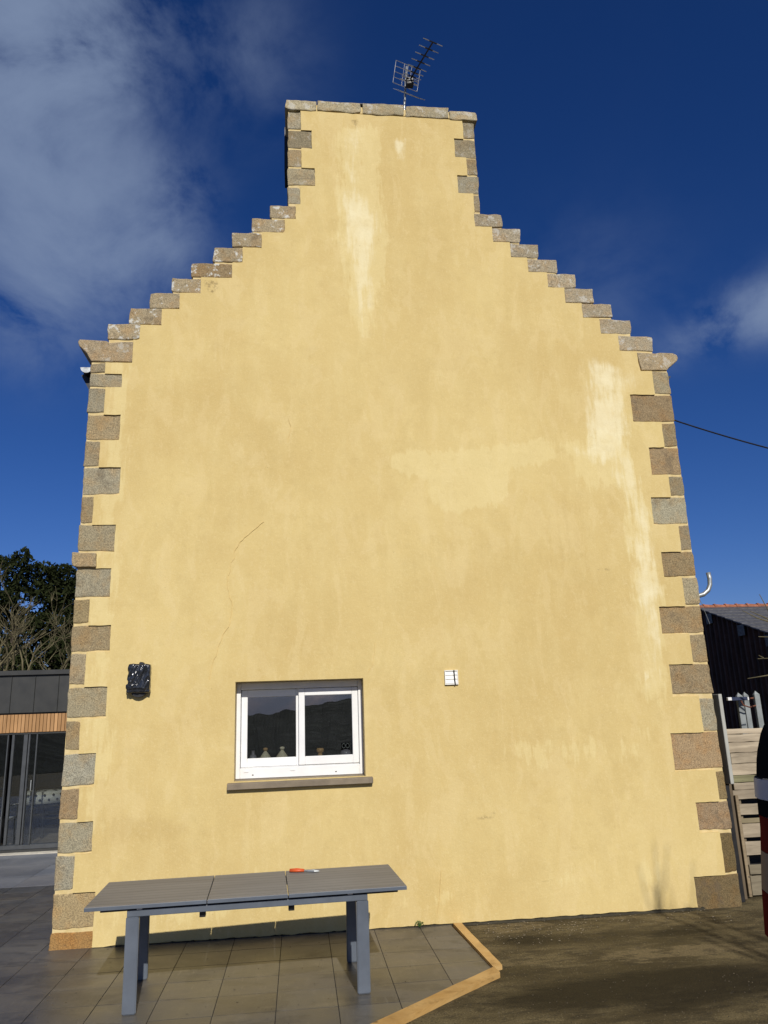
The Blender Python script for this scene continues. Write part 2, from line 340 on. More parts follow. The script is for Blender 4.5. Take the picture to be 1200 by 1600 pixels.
def tube(bm, pts, rad, n=8, cap=True):
    pts = [Vector(p) for p in pts]; rings = []
    rad = rad if isinstance(rad, (list, tuple)) else [rad] * len(pts)
    up = None
    for i, p in enumerate(pts):
        d = (pts[min(i + 1, len(pts) - 1)] - pts[max(i - 1, 0)]).normalized()
        if up is None:
            up = Vector((0, 0, 1)) if abs(d.z) < 0.9 else Vector((1, 0, 0))
        s = d.cross(up).normalized(); u = s.cross(d).normalized(); up = u
        rings.append([bm.verts.new(p + (s * math.cos(2 * math.pi * k / n) + u * math.sin(2 * math.pi * k / n)) * rad[i]) for k in range(n)])
    for a, b in zip(rings, rings[1:]):
        for k in range(n): bm.faces.new((a[k], a[(k + 1) % n], b[(k + 1) % n], b[k]))
    if cap: bm.faces.new(rings[0][::-1]); bm.faces.new(rings[-1])
def tb(name, pts, rad, mat, parent=None, n=8):
    bm = bmesh.new(); tube(bm, pts, rad, n); return obj(name, bm, mat, parent, smooth=n > 6)
def lathe(bm, prof, c=(0, 0, 0), n=20):
    rings = [[bm.verts.new((c[0] + r * math.cos(2 * math.pi * k / n), c[1] + r * math.sin(2 * math.pi * k / n), c[2] + z)) for k in range(n)] for r, z in prof]
    for a, b in zip(rings, rings[1:]):
        for k in range(n): bm.faces.new((a[k], a[(k + 1) % n], b[(k + 1) % n], b[k]))
    bm.faces.new(rings[0][::-1]); bm.faces.new(rings[-1])
def prism(bm, poly, holes, y0, y1, keep=False, grid=None):
    """poly in (x, z); the front is at y0"""
    loops = [[Vector((x, z, 0)) for x, z in poly]] + [[Vector((x, z, 0)) for x, z in h] for h in holes]
    flat = [p for l in loops for p in l]
    tris = tessellate_polygon(loops)
    vs = [bm.verts.new((p.x, y1, p.y)) for p in flat]
    fs = []
    for a, b, c in tris:
        try: fs.append(bm.faces.new((vs[a], vs[b], vs[c])))
        except ValueError: pass
    if grid:
        xs = [p.x for p in flat]; zs = [p.y for p in flat]
        for ax, lo, hi in ((0, min(xs), max(xs)), (2, min(zs), max(zs))):
            k = lo + grid
            while k < hi:
                co = [0, 0, 0]; no = [0, 0, 0]; co[ax] = k; no[ax] = 1
                bmesh.ops.bisect_plane(bm, geom=bm.verts[:] + bm.edges[:] + bm.faces[:], plane_co=co, plane_no=no, dist=1e-5)
                k += grid
        fs = bm.faces[:]
    r = bmesh.ops.extrude_face_region(bm, geom=fs, use_keep_orig=keep)
    bmesh.ops.translate(bm, vec=(0, y0 - y1, 0), verts=[e for e in r['geom'] if isinstance(e, bmesh.types.BMVert)])

# ================================================================== GROUND
rnd = random.Random(7)
# one sheet: fine near the yard, coarse to the horizon
def axis(lo, hi, a, b, step):
    v = [a]
    while v[-1] < b - 1e-6: v.append(round(v[-1] + step, 4))
    s = step
    while v[-1] < hi: s *= 1.5; v.append(min(hi, v[-1] + s))
    s = step
    while v[0] > lo: s *= 1.5; v.insert(0, max(lo, v[0] - s))
    return v
gx = axis(-500, 500, -4, 7, 0.12); gy = axis(-500, 500, -8, 1, 0.12)
verts = []; near = []; wet = []
for y in gy:
    for x in gx:
        h = noise.noise(Vector((x * 0.8, y * 0.8, 3))) * 0.009 + noise.noise(Vector((x * 3, y * 3, 9))) * 0.003
        verts.append((x, y, -0.014 + h if abs(x) < 12 and -12 < y < 6 else -0.02))
        el = lambda cx, cy, rx_, ry_: max(0.0, 1 - math.hypot((x - cx) / rx_, (y - cy) / ry_))
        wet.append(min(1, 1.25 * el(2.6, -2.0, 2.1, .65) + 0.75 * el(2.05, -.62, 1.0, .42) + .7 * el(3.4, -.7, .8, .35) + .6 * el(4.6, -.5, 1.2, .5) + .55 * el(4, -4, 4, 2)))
        near.append(min(1, 1.2 * el(1.95, -.18, .55, .30) + .8 * el(2.9, -1.25, 2.2, .42) + .55 * el(3.0, -.1, 1.6, .25)))
nx = len(gx); faces = [(j * nx + i, j * nx + i + 1, (j + 1) * nx + i + 1, (j + 1) * nx + i) for j in range(len(gy) - 1) for i in range(nx - 1)]
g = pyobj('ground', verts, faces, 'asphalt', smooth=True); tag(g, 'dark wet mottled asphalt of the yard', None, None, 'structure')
at = g.data.attributes.new('nearwall', 'FLOAT', 'POINT'); at.data.foreach_set('value', near)
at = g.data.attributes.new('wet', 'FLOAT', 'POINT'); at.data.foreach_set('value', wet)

# patio of dark tiles
PX, PY, X0 = 0.4325, 0.390, -1.035
def clip(poly, n, c):
    out = []
    for i in range(len(poly)):
        a, b = poly[i], poly[(i + 1) % len(poly)]
        da = a[0] * n[0] + a[1] * n[1] - c; db = b[0] * n[0] + b[1] * n[1] - c
        if da <= 0: out.append(a)
        if (da < 0 < db) or (db < 0 < da):
            u = da / (da - db); out.append((a[0] + (b[0] - a[0]) * u, a[1] + (b[1] - a[1]) * u))
    return out
E1 = ((1.43, -0.05), (1.50, -1.42)); E2 = ((1.50, -1.42), (-1.20, -3.87))
def half(a, b):
    d = (b[0] - a[0], b[1] - a[1]); n = (-d[1], d[0]); l = math.hypot(*n); n = (n[0] / l, n[1] / l)
    return n, n[0] * a[0] + n[1] * a[1]
def patio(name, mat, ylo, yhi, z, label, px, py, gap, jit):
    v = []; f = []; tint = []
    for i in range(-22, 8):
        for j in range(math.floor(ylo / py) - 1, math.ceil(yhi / py) + 1):
            x0 = X0 + i * px + gap / 2; x1 = x0 + px - gap; y0 = j * py + gap / 2; y1 = y0 + py - gap
            y0 = max(y0, ylo); y1 = min(y1, yhi)
            if y1 - y0 < 0.03: continue
            p = [(x0, y0), (x1, y0), (x1, y1), (x0, y1)]
            n, c = half(*E1); p = clip(p, n, c)
            if len(p) > 2: n, c = half(*E2); p = clip(p, n, c)
            if len(p) < 3: continue
            if max(q[1] for q in p) > 0.02 and max(q[0] for q in p) > -2.27:
                if min(q[1] for q in p) < 0.0: p = clip(p, (0, 1), 0.0)
                else: p = clip(p, (1, 0), -2.275)
                if len(p) < 3: continue
            zz = z + rnd.uniform(-jit, jit); tl = (rnd.uniform(-jit, jit), rnd.uniform(-jit, jit)); k = len(v)
            cx = sum(q[0] for q in p) / len(p); cy = sum(q[1] for q in p) / len(p)
            top = [(q[0], q[1], zz + (q[0] - cx) * tl[0] * 3 + (q[1] - cy) * tl[1] * 3) for q in p]
            v += top + [(q[0], q[1], z - 0.03) for q in p]
            m = len(p); f.append(tuple(range(k, k + m)))
            for q in range(m): f.append((k + q, k + m + q, k + m + (q + 1) % m, k + (q + 1) % m))
            s = rnd.uniform(0.82, 1.16); w = rnd.uniform(-0.03, 0.03); tint += [(s + w, s, s - w, 1)] * (2 * m)
    o = pyobj(name, v, f, mat); tag(o, label, None, None, 'structure')
    ca = o.data.color_attributes.new('tint', 'FLOAT_COLOR', 'POINT'); ca.data.foreach_set('color', [c for q in tint for c in q])
    return o
patio('patio', 'tile', -5.2, 3.11, 0.004, 'dark grey square paving tiles of the patio', PX, PY, 0.006, 0.0007)
patio('terrace', 'terrace', 3.12, 5.80, 0.006, 'lighter grey slabs in front of the glass doors', PX * 2, PY * 2, 0.004, 0.0003)
# grout bed just below the tiles
bm = bmesh.new()
gp = [(-9.5, -5.3), (-2.75, -5.3), (1.47, -1.43), (1.40, 0.0), (-2.26, 0.0), (-2.26, 5.85), (-9.5, 5.85)]
bm.faces.new([bm.verts.new((x, y, -0.001)) for x, y in gp]); bmesh.ops.triangulate(bm, faces=bm.faces[:])
tag(obj('patio_bed', bm, 'grout'), 'dark sand joint bed under the patio tiles', None, None, 'structure')

# timber edging of the patio
te = thing('timber_edging', 'two pale yellow timber boards meeting in a point around the patio tiles', 'edging', (1.5, -1.4, 0))
def board_between(name, a, b, w, z0, z1, mat, parent, ea=0, eb=0, off=1):
    a = Vector((*a, 0)); b = Vector((*b, 0)); d = (b - a).normalized(); s = Vector((-d.y, d.x, 0)) * w * off
    bm = bmesh.new(); N = 14; rings = []
    for i in range(N + 1):
        u = i / N
        pi = a - d * 0 + (b - a) * u; po = a + s + d * ea + (b + s + d * eb - (a + s + d * ea)) * u
        j = noise.noise(Vector((u * 9, z1, w * 40))) * 0.004
        rings.append([bm.verts.new((pi.x, pi.y, z0)), bm.verts.new((po.x, po.y, z0)), bm.verts.new((po.x + j, po.y, z1 - 0.004 + j)), bm.verts.new((pi.x, pi.y, z1 + j))])
    for p, q in zip(rings, rings[1:]):
        for k in range(4): bm.faces.new((p[k], p[(k + 1) % 4], q[(k + 1) % 4], q[k]))
    bm.faces.new(rings[0]); bm.faces.new(rings[-1][::-1])
    o = obj(name, bm, mat, None); return o
o = board_between('board', (1.45, -0.04), (1.505, -1.41), 0.085, -0.02, 0.022, 'edging_wood', te, 0.0, -0.05); o.parent = te; o.matrix_parent_inverse = Matrix.Translation(te.location).inverted(); o.color = (1.0, 1.0, 1.0, 1)
o = board_between('board', (1.505, -1.425), (-1.2, -3.88), 0.105, -0.02, 0.030, 'edging_wood', te, 0.075, 0.0); o.parent = te; o.matrix_parent_inverse = Matrix.Translation(te.location).inverted(); o.color = (0.92, 0.90, 0.86, 1)

# hills and treeline behind the camera (mirrored in the panes)
v = []; f = []
NX = 900
for i in range(NX + 1):
    a = -math.pi * 1.12 + 1.24 * math.pi * i / NX
    r = 150; x = r * math.cos(a); y = r * math.sin(a)
    top = 4.5 + 4.2 * (x + 40) / 150 * 1.0 + 1.4 * noise.noise(Vector((a * 9, 0, 0))) + 1.0 * noise.noise(Vector((a * 40, 1, 0))) + 0.7 * noise.noise(Vector((a * 120, 2, 0)))
    u_ = max(0.0, min(1.0, (x + 10) / 24)); top = 3.0 + 2.7 * u_ * u_ * (3 - 2 * u_) + (top - 4.5) * 0.10 * min(1, abs(x) / 60)
    top += 0.28 * noise.noise(Vector((a * 40, 1, 0))) + 0.25 * noise.noise(Vector((a * 110, 2, 0))) + 0.30 * max(0, noise.noise(Vector((a * 330, 6, 0))))
    for k, (rr, zz) in enumerate(((0.14, -1), (0.55, 0.12), (0.85, 0.5), (1.0, 1.0), (1.15, 0.4))):
        z = 0.0 if zz == -1 else top * zz + (0.5 * noise.noise(Vector((a * 60, k * 3, 4))) if 0 < k < 4 else 0)
        v.append((x * rr, y * rr, z))
for i in range(NX):
    for k in range(4):
        a = i * 5 + k; f.append((a, a + 1, a + 6, a + 5))
o = pyobj('hills', v, f, 'hill'); tag(o, 'dark wooded hills behind the photographer', None, None, 'structure')

# ================================================================== HOUSE
HL, HR = -2.255, 4.405
LQ = [(-2.095, 5.693, 5.815), (-1.91, 5.527, 5.686), (-2.079, 5.226, 5.518), (-1.901, 4.91, 5.204), (-2.097, 4.614, 4.903), (-1.869, 4.303, 4.607), (-2.125, 3.991, 4.289), (-1.888, 3.691, 3.977), (-2.06, 3.524, 3.678), (-1.907, 3.22, 3.517), (-2.098, 2.956, 3.202), (-1.876, 2.673, 2.935), (-2.099, 2.352, 2.658), (-1.878, 2.038, 2.331), (-2.112, 1.737, 2.012), (-1.949, 1.407, 1.706), (-2.083, 1.107, 1.388), (-1.936, 0.813, 1.088), (-2.084, 0.499, 0.795), (-1.88, 0.167, 0.478), (-1.882, -0.05, 0.147)]
RQ = [(4.199, 5.532, 5.813), (3.889, 5.174, 5.514), (4.231, 4.866, 5.16), (4.033, 4.522, 4.857), (4.225, 4.269, 4.507), (3.98, 3.938, 4.254), (4.263, 3.634, 3.922), (4.019, 3.338, 3.62), (4.224, 3.022, 3.328), (3.915, 2.711, 3.01), (4.223, 2.398, 2.699), (3.947, 2.072, 2.387), (4.238, 1.679, 2.026), (3.868, 1.308, 1.678), (4.308, 0.997, 1.284), (4.048, 0.707, 0.988), (4.263, 0.304, 0.681), (3.927, -0.05, 0.292)]
CLq = [(0.061, 9.014, 9.271), (0.193, 8.736, 8.999), (0.065, 8.464, 8.723), (0.227, 8.203, 8.45), (0.047, 7.938, 8.181)]
CRq = [(2.111, 9.001, 9.245), (1.987, 8.709, 8.988), (2.127, 8.457, 8.704), (1.996, 8.183, 8.445), (2.183, 7.92, 8.178)]
SL = [(-0.312, -0.008, 7.728, 7.914), (-0.529, -0.138, 7.537, 7.721), (-0.75, -0.408, 7.321, 7.519), (-0.966, -0.628, 7.117, 7.312), (-1.208, -0.743, 6.91, 7.102), (-1.424, -1.094, 6.703, 6.892), (-1.658, -1.325, 6.493, 6.696), (-1.873, -1.516, 6.287, 6.495), (-2.099, -1.746, 6.1, 6.297)]
SR = [(2.174, 2.53, 7.718, 7.9), (2.386, 2.741, 7.51, 7.709), (2.595, 2.951, 7.304, 7.501), (2.795, 3.167, 7.107, 7.294), (3.026, 3.382, 6.904, 7.098), (3.224, 3.587, 6.701, 6.902), (3.421, 3.8, 6.509, 6.699), (3.623, 4.018, 6.3, 6.497), (3.83, 4.266, 6.077, 6.28)]
KK = [(-2.406, -1.811, 5.832, 6.088), (4.042, 4.558, 5.83, 6.057)]
CAP = [(-0.129, 0.254, 9.280, 9.431), (0.27, 0.81, 9.278, 9.433), (0.833, 1.356, 9.274, 9.440), (1.38, 1.935, 9.269, 9.437), (1.948, 2.3, 9.259, 9.397)]
CHL, CHR = -0.102, 2.262
WIN = [(-0.635, 1.385), (0.655, 1.385), (0.655, 2.335), (-0.635, 2.335)]
house = thing('house', 'tall ochre yellow gable house with stepped granite edge and chimney', 'house', (0, 0, 0))

# --- the render's outline follows every stone
def stair_pts(q, side):
    """bottom to top: (x, z) inner corners; q listed top to bottom"""
    pts = []
    n = len(q)
    for k in range(n - 1, -1, -1):
        xi, zb, zt = q[k]
        lo = zb if k == n - 1 else (zb + q[k + 1][2]) / 2
        hi = zt if k == 0 else (zt + q[k - 1][1]) / 2
        # the render laps over the top of the wide stones
        if k > 0 and abs(q[k - 1][0] - (HL if side < 0 else HR)) < abs(xi - (HL if side < 0 else HR)): hi = zt - 0.004
        if k < n - 1 and abs(q[k + 1][0] - (HL if side < 0 else HR)) > abs(xi - (HL if side < 0 else HR)): lo = q[k + 1][2] - 0.004
        pts += [(xi, lo), (xi, hi)]
    return pts
ZB = 0.012
left = stair_pts(LQ, -1); left[0] = (left[0][0], ZB)
left += [(KK[0][1], left[-1][1]), (KK[0][1], KK[0][3])]
for s in SL[::-1]:
    left[-1] = (left[-1][0], s[2] - 0.006); left += [(s[1], s[2] - 0.006), (s[1], s[3] + 0.01)]
left[-1] = (left[-1][0], CLq[-1][1] - 0.01); cl = stair_pts(CLq, -1)
left += [(cl[0][0], left[-1][1])] + cl[1:]; left[-1] = (left[-1][0], 9.285)
right = stair_pts(RQ, 1); right[0] = (right[0][0], ZB)
right += [(KK[1][0], right[-1][1]), (KK[1][0], KK[1][3])]
for s in SR[::-1]:
    right[-1] = (right[-1][0], s[2] - 0.006); right += [(s[0], s[2] - 0.006), (s[0], s[3] + 0.01)]
right[-1] = (right[-1][0], CRq[-1][1] - 0.01); cr = stair_pts(CRq, 1)
right += [(cr[0][0], right[-1][1])] + cr[1:]; right[-1] = (right[-1][0], 9.265)
outline = left + right[::-1]
fine_o = []
for i, a in enumerate(outline):
    b = outline[(i + 1) % len(outline)]
    L = math.hypot(b[0] - a[0], b[1] - a[1]); n = max(1, int(L / 0.05))
    bottom = a[1] < 0.05 and b[1] < 0.05
    for k in range(n):
        u = k / n; x = a[0] + (b[0] - a[0]) * u; z = a[1] + (b[1] - a[1]) * u
        if bottom:
            z = 0.014 + 0.010 * noise.noise(Vector((x * 7, 0, 0))) + 0.010 * noise.noise(Vector((x * 31, 5, 0)))
        else:
            s = 0.0032 if 0 < k else 0.005
            x += s * noise.noise(Vector((x * 23, z * 23, 1))) * 1.6; z += s * noise.noise(Vector((x * 23, z * 23, 7))) * 1.6
        fine_o.append((x, z))
bm = bmesh.new()
prism(bm, fine_o, [WIN], -0.016, 0.03, grid=0.09)
for v_ in bm.verts:
    if v_.co.y < 0: v_.co.y += 0.004 * noise.noise(Vector((v_.co.x * 1.3, 0, v_.co.z * 1.3))) + 0.0015 * noise.noise(Vector((v_.co.x * 6, 0, v_.co.z * 6)))
wall = obj('wall', bm, 'render', house); wall['label'] = 'smooth ochre yellow render with pale drip stains'
# stain fields (stains with outlines of their own, measured on the wall)
def sdf(px, pz, poly):
    P = np.array(poly); d = np.full(px.shape, 1e9); ins = np.zeros(px.shape, bool)
    for i in range(len(P)):
        a = P[i]; b = P[(i + 1) % len(P)]; e = b - a; wx = px - a[0]; wz = pz - a[1]
        u = np.clip((wx * e[0] + wz * e[1]) / (e @ e), 0, 1)
        d = np.minimum(d, np.hypot(wx - e[0] * u, wz - e[1] * u))
        c = ((a[1] > pz) != (b[1] > pz)) & (px < (b[0] - a[0]) * (pz - a[1]) / (b[1] - a[1] + 1e-12) + a[0]); ins ^= c
    return np.where(ins, -d, d)
PALE = [([(0.62, 9.17), (0.86, 9.23), (0.89, 8.8), (0.76, 8.24), (0.95, 8.06), (1.04, 7.71), (1.04, 7.27), (0.95, 7.01), (0.98, 6.58), (0.85, 6.25), (0.74, 6.17), (0.68, 6.58), (0.57, 6.91), (0.54, 7.25), (0.45, 7.51), (0.48, 8.13), (0.53, 8.59)], .56, .75),
        ([(1.15, 9.0), (1.45, 9.0), (1.4, 8.5), (1.2, 8.6)], .5, .3),
        ([(3.4, 5.93), (3.98, 5.82), (3.88, 5.32), (3.86, 4.85), (3.67, 4.54), (3.45, 4.58), (3.15, 4.61), (2.91, 4.92), (3.22, 4.96), (3.28, 5.32)], .55, .8),
        ([(3.63, 3.86), (4.04, 3.86), (4.02, 3.13), (3.8, 2.86), (3.65, 2.86), (3.62, 3.21)], .56, .6),
        ([(3.30, 6.1), (3.95, 6.0), (3.95, 4.7), (4.0, 3.9), (4.0, 2.9), (3.85, 2.0), (3.6, 2.0), (3.62, 3.9), (3.5, 4.6), (3.3, 4.8)], .50, .7),
        ([(3.64, 2.50), (3.70, 2.50), (3.72, 2.15), (3.65, 2.12)], .7, .25),
        ([(0.92, 5.93), (1.08, 5.93), (1.05, 5.18), (0.97, 5.14), (0.92, 5.45)], .35, .5),
        ([(1.98, 2.83), (2.26, 2.85), (2.58, 2.48), (2.56, 2.28), (2.07, 2.1), (1.88, 2.43)], .28, .6)]
LIGHT = [([(0.99, 4.8), (2.35, 4.92), (2.88, 5.0), (3.0, 4.69), (2.77, 4.61), (2.39, 4.54), (2.37, 4.24), (2.07, 4.09), (1.71, 4.02), (1.39, 4.17), (1.37, 4.39), (0.98, 4.61)], .6, .4),
         ([(2.7, 5.0), (3.9, 5.2), (4.1, 3.0), (3.9, 1.8), (3.5, 2.0), (3.55, 4.3), (3.2, 4.2)], .5, .5),
         ([(1.92, 1.97), (4.0, 1.97), (3.93, 1.45), (3.47, 1.1), (2.8, 1.19), (2.12, 1.03), (1.82, 1.54)], .40, .9),
         ([(0.81, 0.45), (1.82, 0.57), (3.83, 0.71), (3.87, 0.03), (1.41, -0.0), (0.79, 0.06)], .40, .8),
         ([(-1.9, 0.75), (-1.9, 0.0), (-0.7, 0.0), (0.5, 0.1), (0.5, 0.5), (-0.69, 0.75)], .42, .6),
         ([(0.40, 9.2), (1.10, 9.2), (1.2, 7.2), (0.95, 6.1), (0.6, 6.1), (0.35, 7.5)], .5, .5),
         ([(-2.2, 6.0), (-1.7, 6.0), (-1.7, 0.8), (-2.2, 0.8)], .45, .5)]
DARK = [([(0.07, 4.39), (1.26, 5.3), (1.33, 5.14), (0.66, 4.54)], .45, .6),
        ([(3.12, 1.33), (3.22, 1.32), (3.36, 0.79), (3.14, 0.63), (2.96, 0.81)], .5, .4),
        ([(-1.98, 1.22), (-1.48, 1.17), (-1.39, 1.22), (-0.69, 0.93), (-0.69, 0.82), (-1.37, 0.79), (-1.9, 0.82)], .55, .4),
        ([(0.99, 4.5), (1.3, 4.1), (1.9, 3.9), (2.4, 4.1), (2.4, 3.5), (1.0, 3.2)], .42, .6),
        ([(2.5, 4.4), (3.3, 4.4), (3.5, 3.4), (3.0, 3.0), (2.4, 3.6)], .42, .5),
        ([(0.75, 2.9), (1.1, 2.9), (1.3, 1.4), (0.85, 1.4)], .38, .5)]
SMU = [([(1.75, 0.94), (1.95, 0.99), (1.93, 0.95), (1.77, 0.92)], 1, .1), ([(1.82, 1.36), (1.9, 1.26), (1.92, 1.13), (1.86, 1.17)], .8, .1),
       ([(-1.07, 6.86), (-0.89, 6.86), (-0.89, 6.70), (-1.01, 6.71)], 1.0, .08), ([(0.80, 0.99), (0.86, 0.97), (0.9, 0.93), (0.82, 0.94)], .7, .06), ([(1.15, 0.12), (1.2, 0.16), (1.22, 0.15), (1.17, 0.10)], .9, .05),
       ([(0.66, 9.2), (0.78, 9.2), (0.74, 8.95), (0.7, 8.95)], .75, .05), ([(3.2, 3.43), (3.45, 3.46), (3.45, 3.41), (3.2, 3.39)], .7, .06), ([(2.3, 0.33), (2.5, 0.35), (2.5, 0.33), (2.3, 0.31)], .8, .05)]
me = wall.data
co = np.zeros(len(me.vertices) * 3); me.vertices.foreach_get('co', co); co = co.reshape(-1, 3)
for nm, S in (('pale', PALE), ('light', LIGHT), ('dark', DARK), ('smudge', SMU)):
    F = np.zeros(len(co))
    for poly, amp, w in S:
        d = sdf(co[:, 0], co[:, 2], poly); F = np.maximum(F, amp * 1.25 * np.clip(0.55 - d / w, 0, 1))
    me.attributes.new(nm, 'FLOAT', 'POINT').data.foreach_set('value', np.clip(F, 0, 1.2))
# finer grid where the small smudges sit is not needed: the shader breaks them up

# --- masonry behind
body_o = [(HL + 0.008, -0.1), (HL + 0.008, KK[0][3] - 0.02)]
for s in SL[::-1]:
    body_o += [(s[0] + 0.02, body_o[-1][1]), (s[0] + 0.02, s[3] - 0.015)]
body_o += [(CHL + 0.008, body_o[-1][1]), (CHL + 0.008, 9.29), (CHR - 0.008, 9.29), (CHR - 0.008, SR[0][3] - 0.015)]
for i, s in enumerate(SR):
    nz_ = SR[i + 1][3] - 0.015 if i + 1 < len(SR) else KK[1][3] - 0.02
    body_o += [(s[1] - 0.02, s[3] - 0.015), (s[1] - 0.02, nz_)]
body_o += [(HR - 0.008, KK[1][3] - 0.02), (HR - 0.008, -0.1)]
dd = [body_o[0]]
for p in body_o[1:]:
    if math.hypot(p[0] - dd[-1][0], p[1] - dd[-1][1]) > 1e-4: dd.append(p)
bm = bmesh.new(); prism(bm, dd, [WIN], 0.007, 0.50, keep=True); obj('gable_masonry', bm, 'mortar', house)
# side and rear walls, roof
bm = bmesh.new()
box(bm, HL + 0.02, HL + 0.5, 0.505, 9.5, -0.1, 5.78); obj('side_wall', bm, 'render', house)
bm = bmesh.new(); box(bm, HR - 0.5, HR - 0.02, 0.505, 9.5, -0.1, 5.78); obj('side_wall', bm, 'render', house)
bm = bmesh.new(); prism(bm, [(HL + 0.02, -0.1), (HR - 0.02, -0.1), (HR - 0.02, 5.78), (1.08, 8.3), (HL + 0.02, 5.78)], [], 9.505, 10.0, keep=True); obj('rear_wall', bm, 'render', house)
for s in (-1, 1):
    ex = 1.075 + s * 3.45; bm = bmesh.new(); n = 34
    for k in range(n):
        u0 = k / n; u1 = (k + 1) / n + 0.003
        xa = ex + (1.075 - ex) * u0; xb = ex + (1.075 - ex) * u1; za = 5.70 + 1.95 * u0; zb = 5.70 + 1.95 * u1
        vs = [bm.verts.new(p) for p in ((xa, 0.505, za + 0.022), (xa, 10.1, za + 0.022), (xb, 10.1, zb + 0.006), (xb, 0.505, zb + 0.006), (xa, 0.505, za - 0.03), (xa, 10.1, za - 0.03), (xb, 10.1, zb - 0.03), (xb, 0.505, zb - 0.03))]
        for q in ((0, 1, 2, 3), (4, 5, 6, 7), (0, 1, 5, 4), (2, 3, 7, 6), (0, 3, 7, 4), (1, 2, 6, 5)): bm.faces.new([vs[i] for i in q])
    obj('roof_slope', bm, 'slate', house)
bm = bmesh.new(); box(bm, CHL + 0.03, CHR - 0.03, 0.505, 0.80, 6.5, 9.27); obj('chimney_back', bm, 'mortar', house)
bm = bmesh.new(); box(bm, CHL - 0.048, CHL + 0.02, 0.46, 0.82, 8.79, 9.45, 0.004); obj('lead_flashing', bm, 'black_plastic', house)

# --- stones
TINTS = [(0.297, 0.261, 0.194), (0.267, 0.243, 0.184), (0.305, 0.279, 0.211), (0.249, 0.225, 0.171), (0.288, 0.243, 0.167), (0.284, 0.270, 0.221)]
def stone(name, x0, x1, z0, z1, y0, y1, color=None, lichen=0.0, parent=house, seed=0, prof=None, amp=1.0, cuts=5):
    r_ = random.Random(int((x0 * 913 + z0 * 377 + seed) * 100))
    bm = bmesh.new()
    if prof is None:
        box(bm, x0, x1, y0, y1, z0, z1)
        fe = bm.edges[:]
        bmesh.ops.bevel(bm, geom=fe, offset=0.011, segments=2, affect='EDGES', profile=0.5)
        bmesh.ops.subdivide_edges(bm, edges=[e for e in bm.edges if e.calc_length() > 0.08 and abs((e.verts[0].co - e.verts[1].co).y) < 0.02], cuts=cuts, use_grid_fill=True)
        sx = r_.uniform(-.012, .012); sz = r_.uniform(-.010, .010); chip = r_.random()
        cx, cz = (x0 + x1) / 2, (z0 + z1) / 2; w, h = x1 - x0, z1 - z0
        corner = r_.choice(((1, 1), (-1, 1), (1, -1), (-1, -1)))
        for v_ in bm.verts:
            u = (v_.co.x - cx) / w * 2; t_ = (v_.co.z - cz) / h * 2
            v_.co.z += sz * u * 0.5; v_.co.x += sx * t_ * 0.4
            q = max(0, u * corner[0] - 0.72) + max(0, t_ * corner[1] - 0.66)
            if u * corner[0] > 0.72 and t_ * corner[1] > 0.66:
                v_.co.x -= corner[0] * q * 0.012; v_.co.z -= corner[1] * q * 0.012
    else:
        prism(bm, prof, [], y0, y1, keep=True)
        bmesh.ops.bevel(bm, geom=[e for e in bm.edges if len(e.link_faces) == 2 and e.calc_face_angle(0) > 0.5], offset=0.006, segments=1, affect='EDGES')
    for v_ in bm.verts:
        nv = noise.noise_vector(v_.co * 9 + Vector((seed, 0, 0))) * 0.0085 * amp + noise.noise_vector(v_.co * 27) * 0.0040 * amp
        nv.y *= 0.55
        v_.co += nv
    col = color or r_.choice(TINTS)
    k = r_.uniform(0.86, 1.12)
    o = obj(name, bm, 'granite', parent, color=tuple(c * k for c in col))
    at = o.data.attributes.new('lichen', 'FLOAT', 'POINT'); at.data.foreach_set('value', [lichen] * len(o.data.vertices))
    return o
G = 0.006
DKL = {20: (0.292, 0.180, 0.077), 10: (0.292, 0.243, 0.153), 16: (0.249, 0.198, 0.135), 15: (0.284, 0.284, 0.252), 17: (0.292, 0.279, 0.225), 18: (0.275, 0.270, 0.234), 19: (0.318, 0.261, 0.167)}
for i, (xi, zb, zt) in enumerate(LQ):
    xo = HL + rnd.uniform(-0.006, 0.006); y0 = rnd.uniform(-0.004, 0.002)
    if i == 8: xo = HL - 0.045; y0 = -0.04
    if i == 20: xo = HL - 0.01
    stone('corner_stone', xo, xi + 0.004, zb + G / 2, zt - G / 2, y0, 0.42 if i % 2 else 0.30, DKL.get(i), 0.0)
DKR = {13: (0.318, 0.243, 0.162), 14: (0.215, 0.171, 0.099), 15: (0.284, 0.221, 0.158), 16: (0.129, 0.101, 0.054), 17: (0.138, 0.108, 0.063), 5: (0.310, 0.302, 0.248), 1: (0.267, 0.211, 0.140), 7: (0.284, 0.230, 0.149), 9: (0.288, 0.230, 0.149), 11: (0.301, 0.248, 0.171), 3: (0.292, 0.230, 0.153)}
for i, (xi, zb, zt) in enumerate(RQ):
    stone('corner_stone', xi - 0.004, HR + rnd.uniform(-0.006, 0.006), zb + G / 2, zt - G / 2, rnd.uniform(-0.004, 0.002), 0.42 if i % 2 else 0.30, DKR.get(i), 0.0, amp=1.5 if i in (1, 15) else 1.0)
for xi, zb, zt in CLq: stone('chimney_stone', CHL + rnd.uniform(-.004, .004), xi + 0.004, zb + G / 2, zt - G / 2, rnd.uniform(-0.004, 0.002), 0.45, None, 0.3)
for xi, zb, zt in CRq: stone('chimney_stone', xi - 0.004, CHR + rnd.uniform(-.004, .004), zb + G / 2, zt - G / 2, rnd.uniform(-0.004, 0.002), 0.45, None, 0.3)
for k, (x0, x1, z0, z1) in enumerate(SL): stone('step_stone', x0, x1 + 0.004, z0 + 0.004, z1 - 0.002, rnd.uniform(-0.010, 0.0), 0.53, (0.315, 0.275, 0.205) if k != 4 else (0.285, 0.225, 0.145), 1.0, amp=1.25)
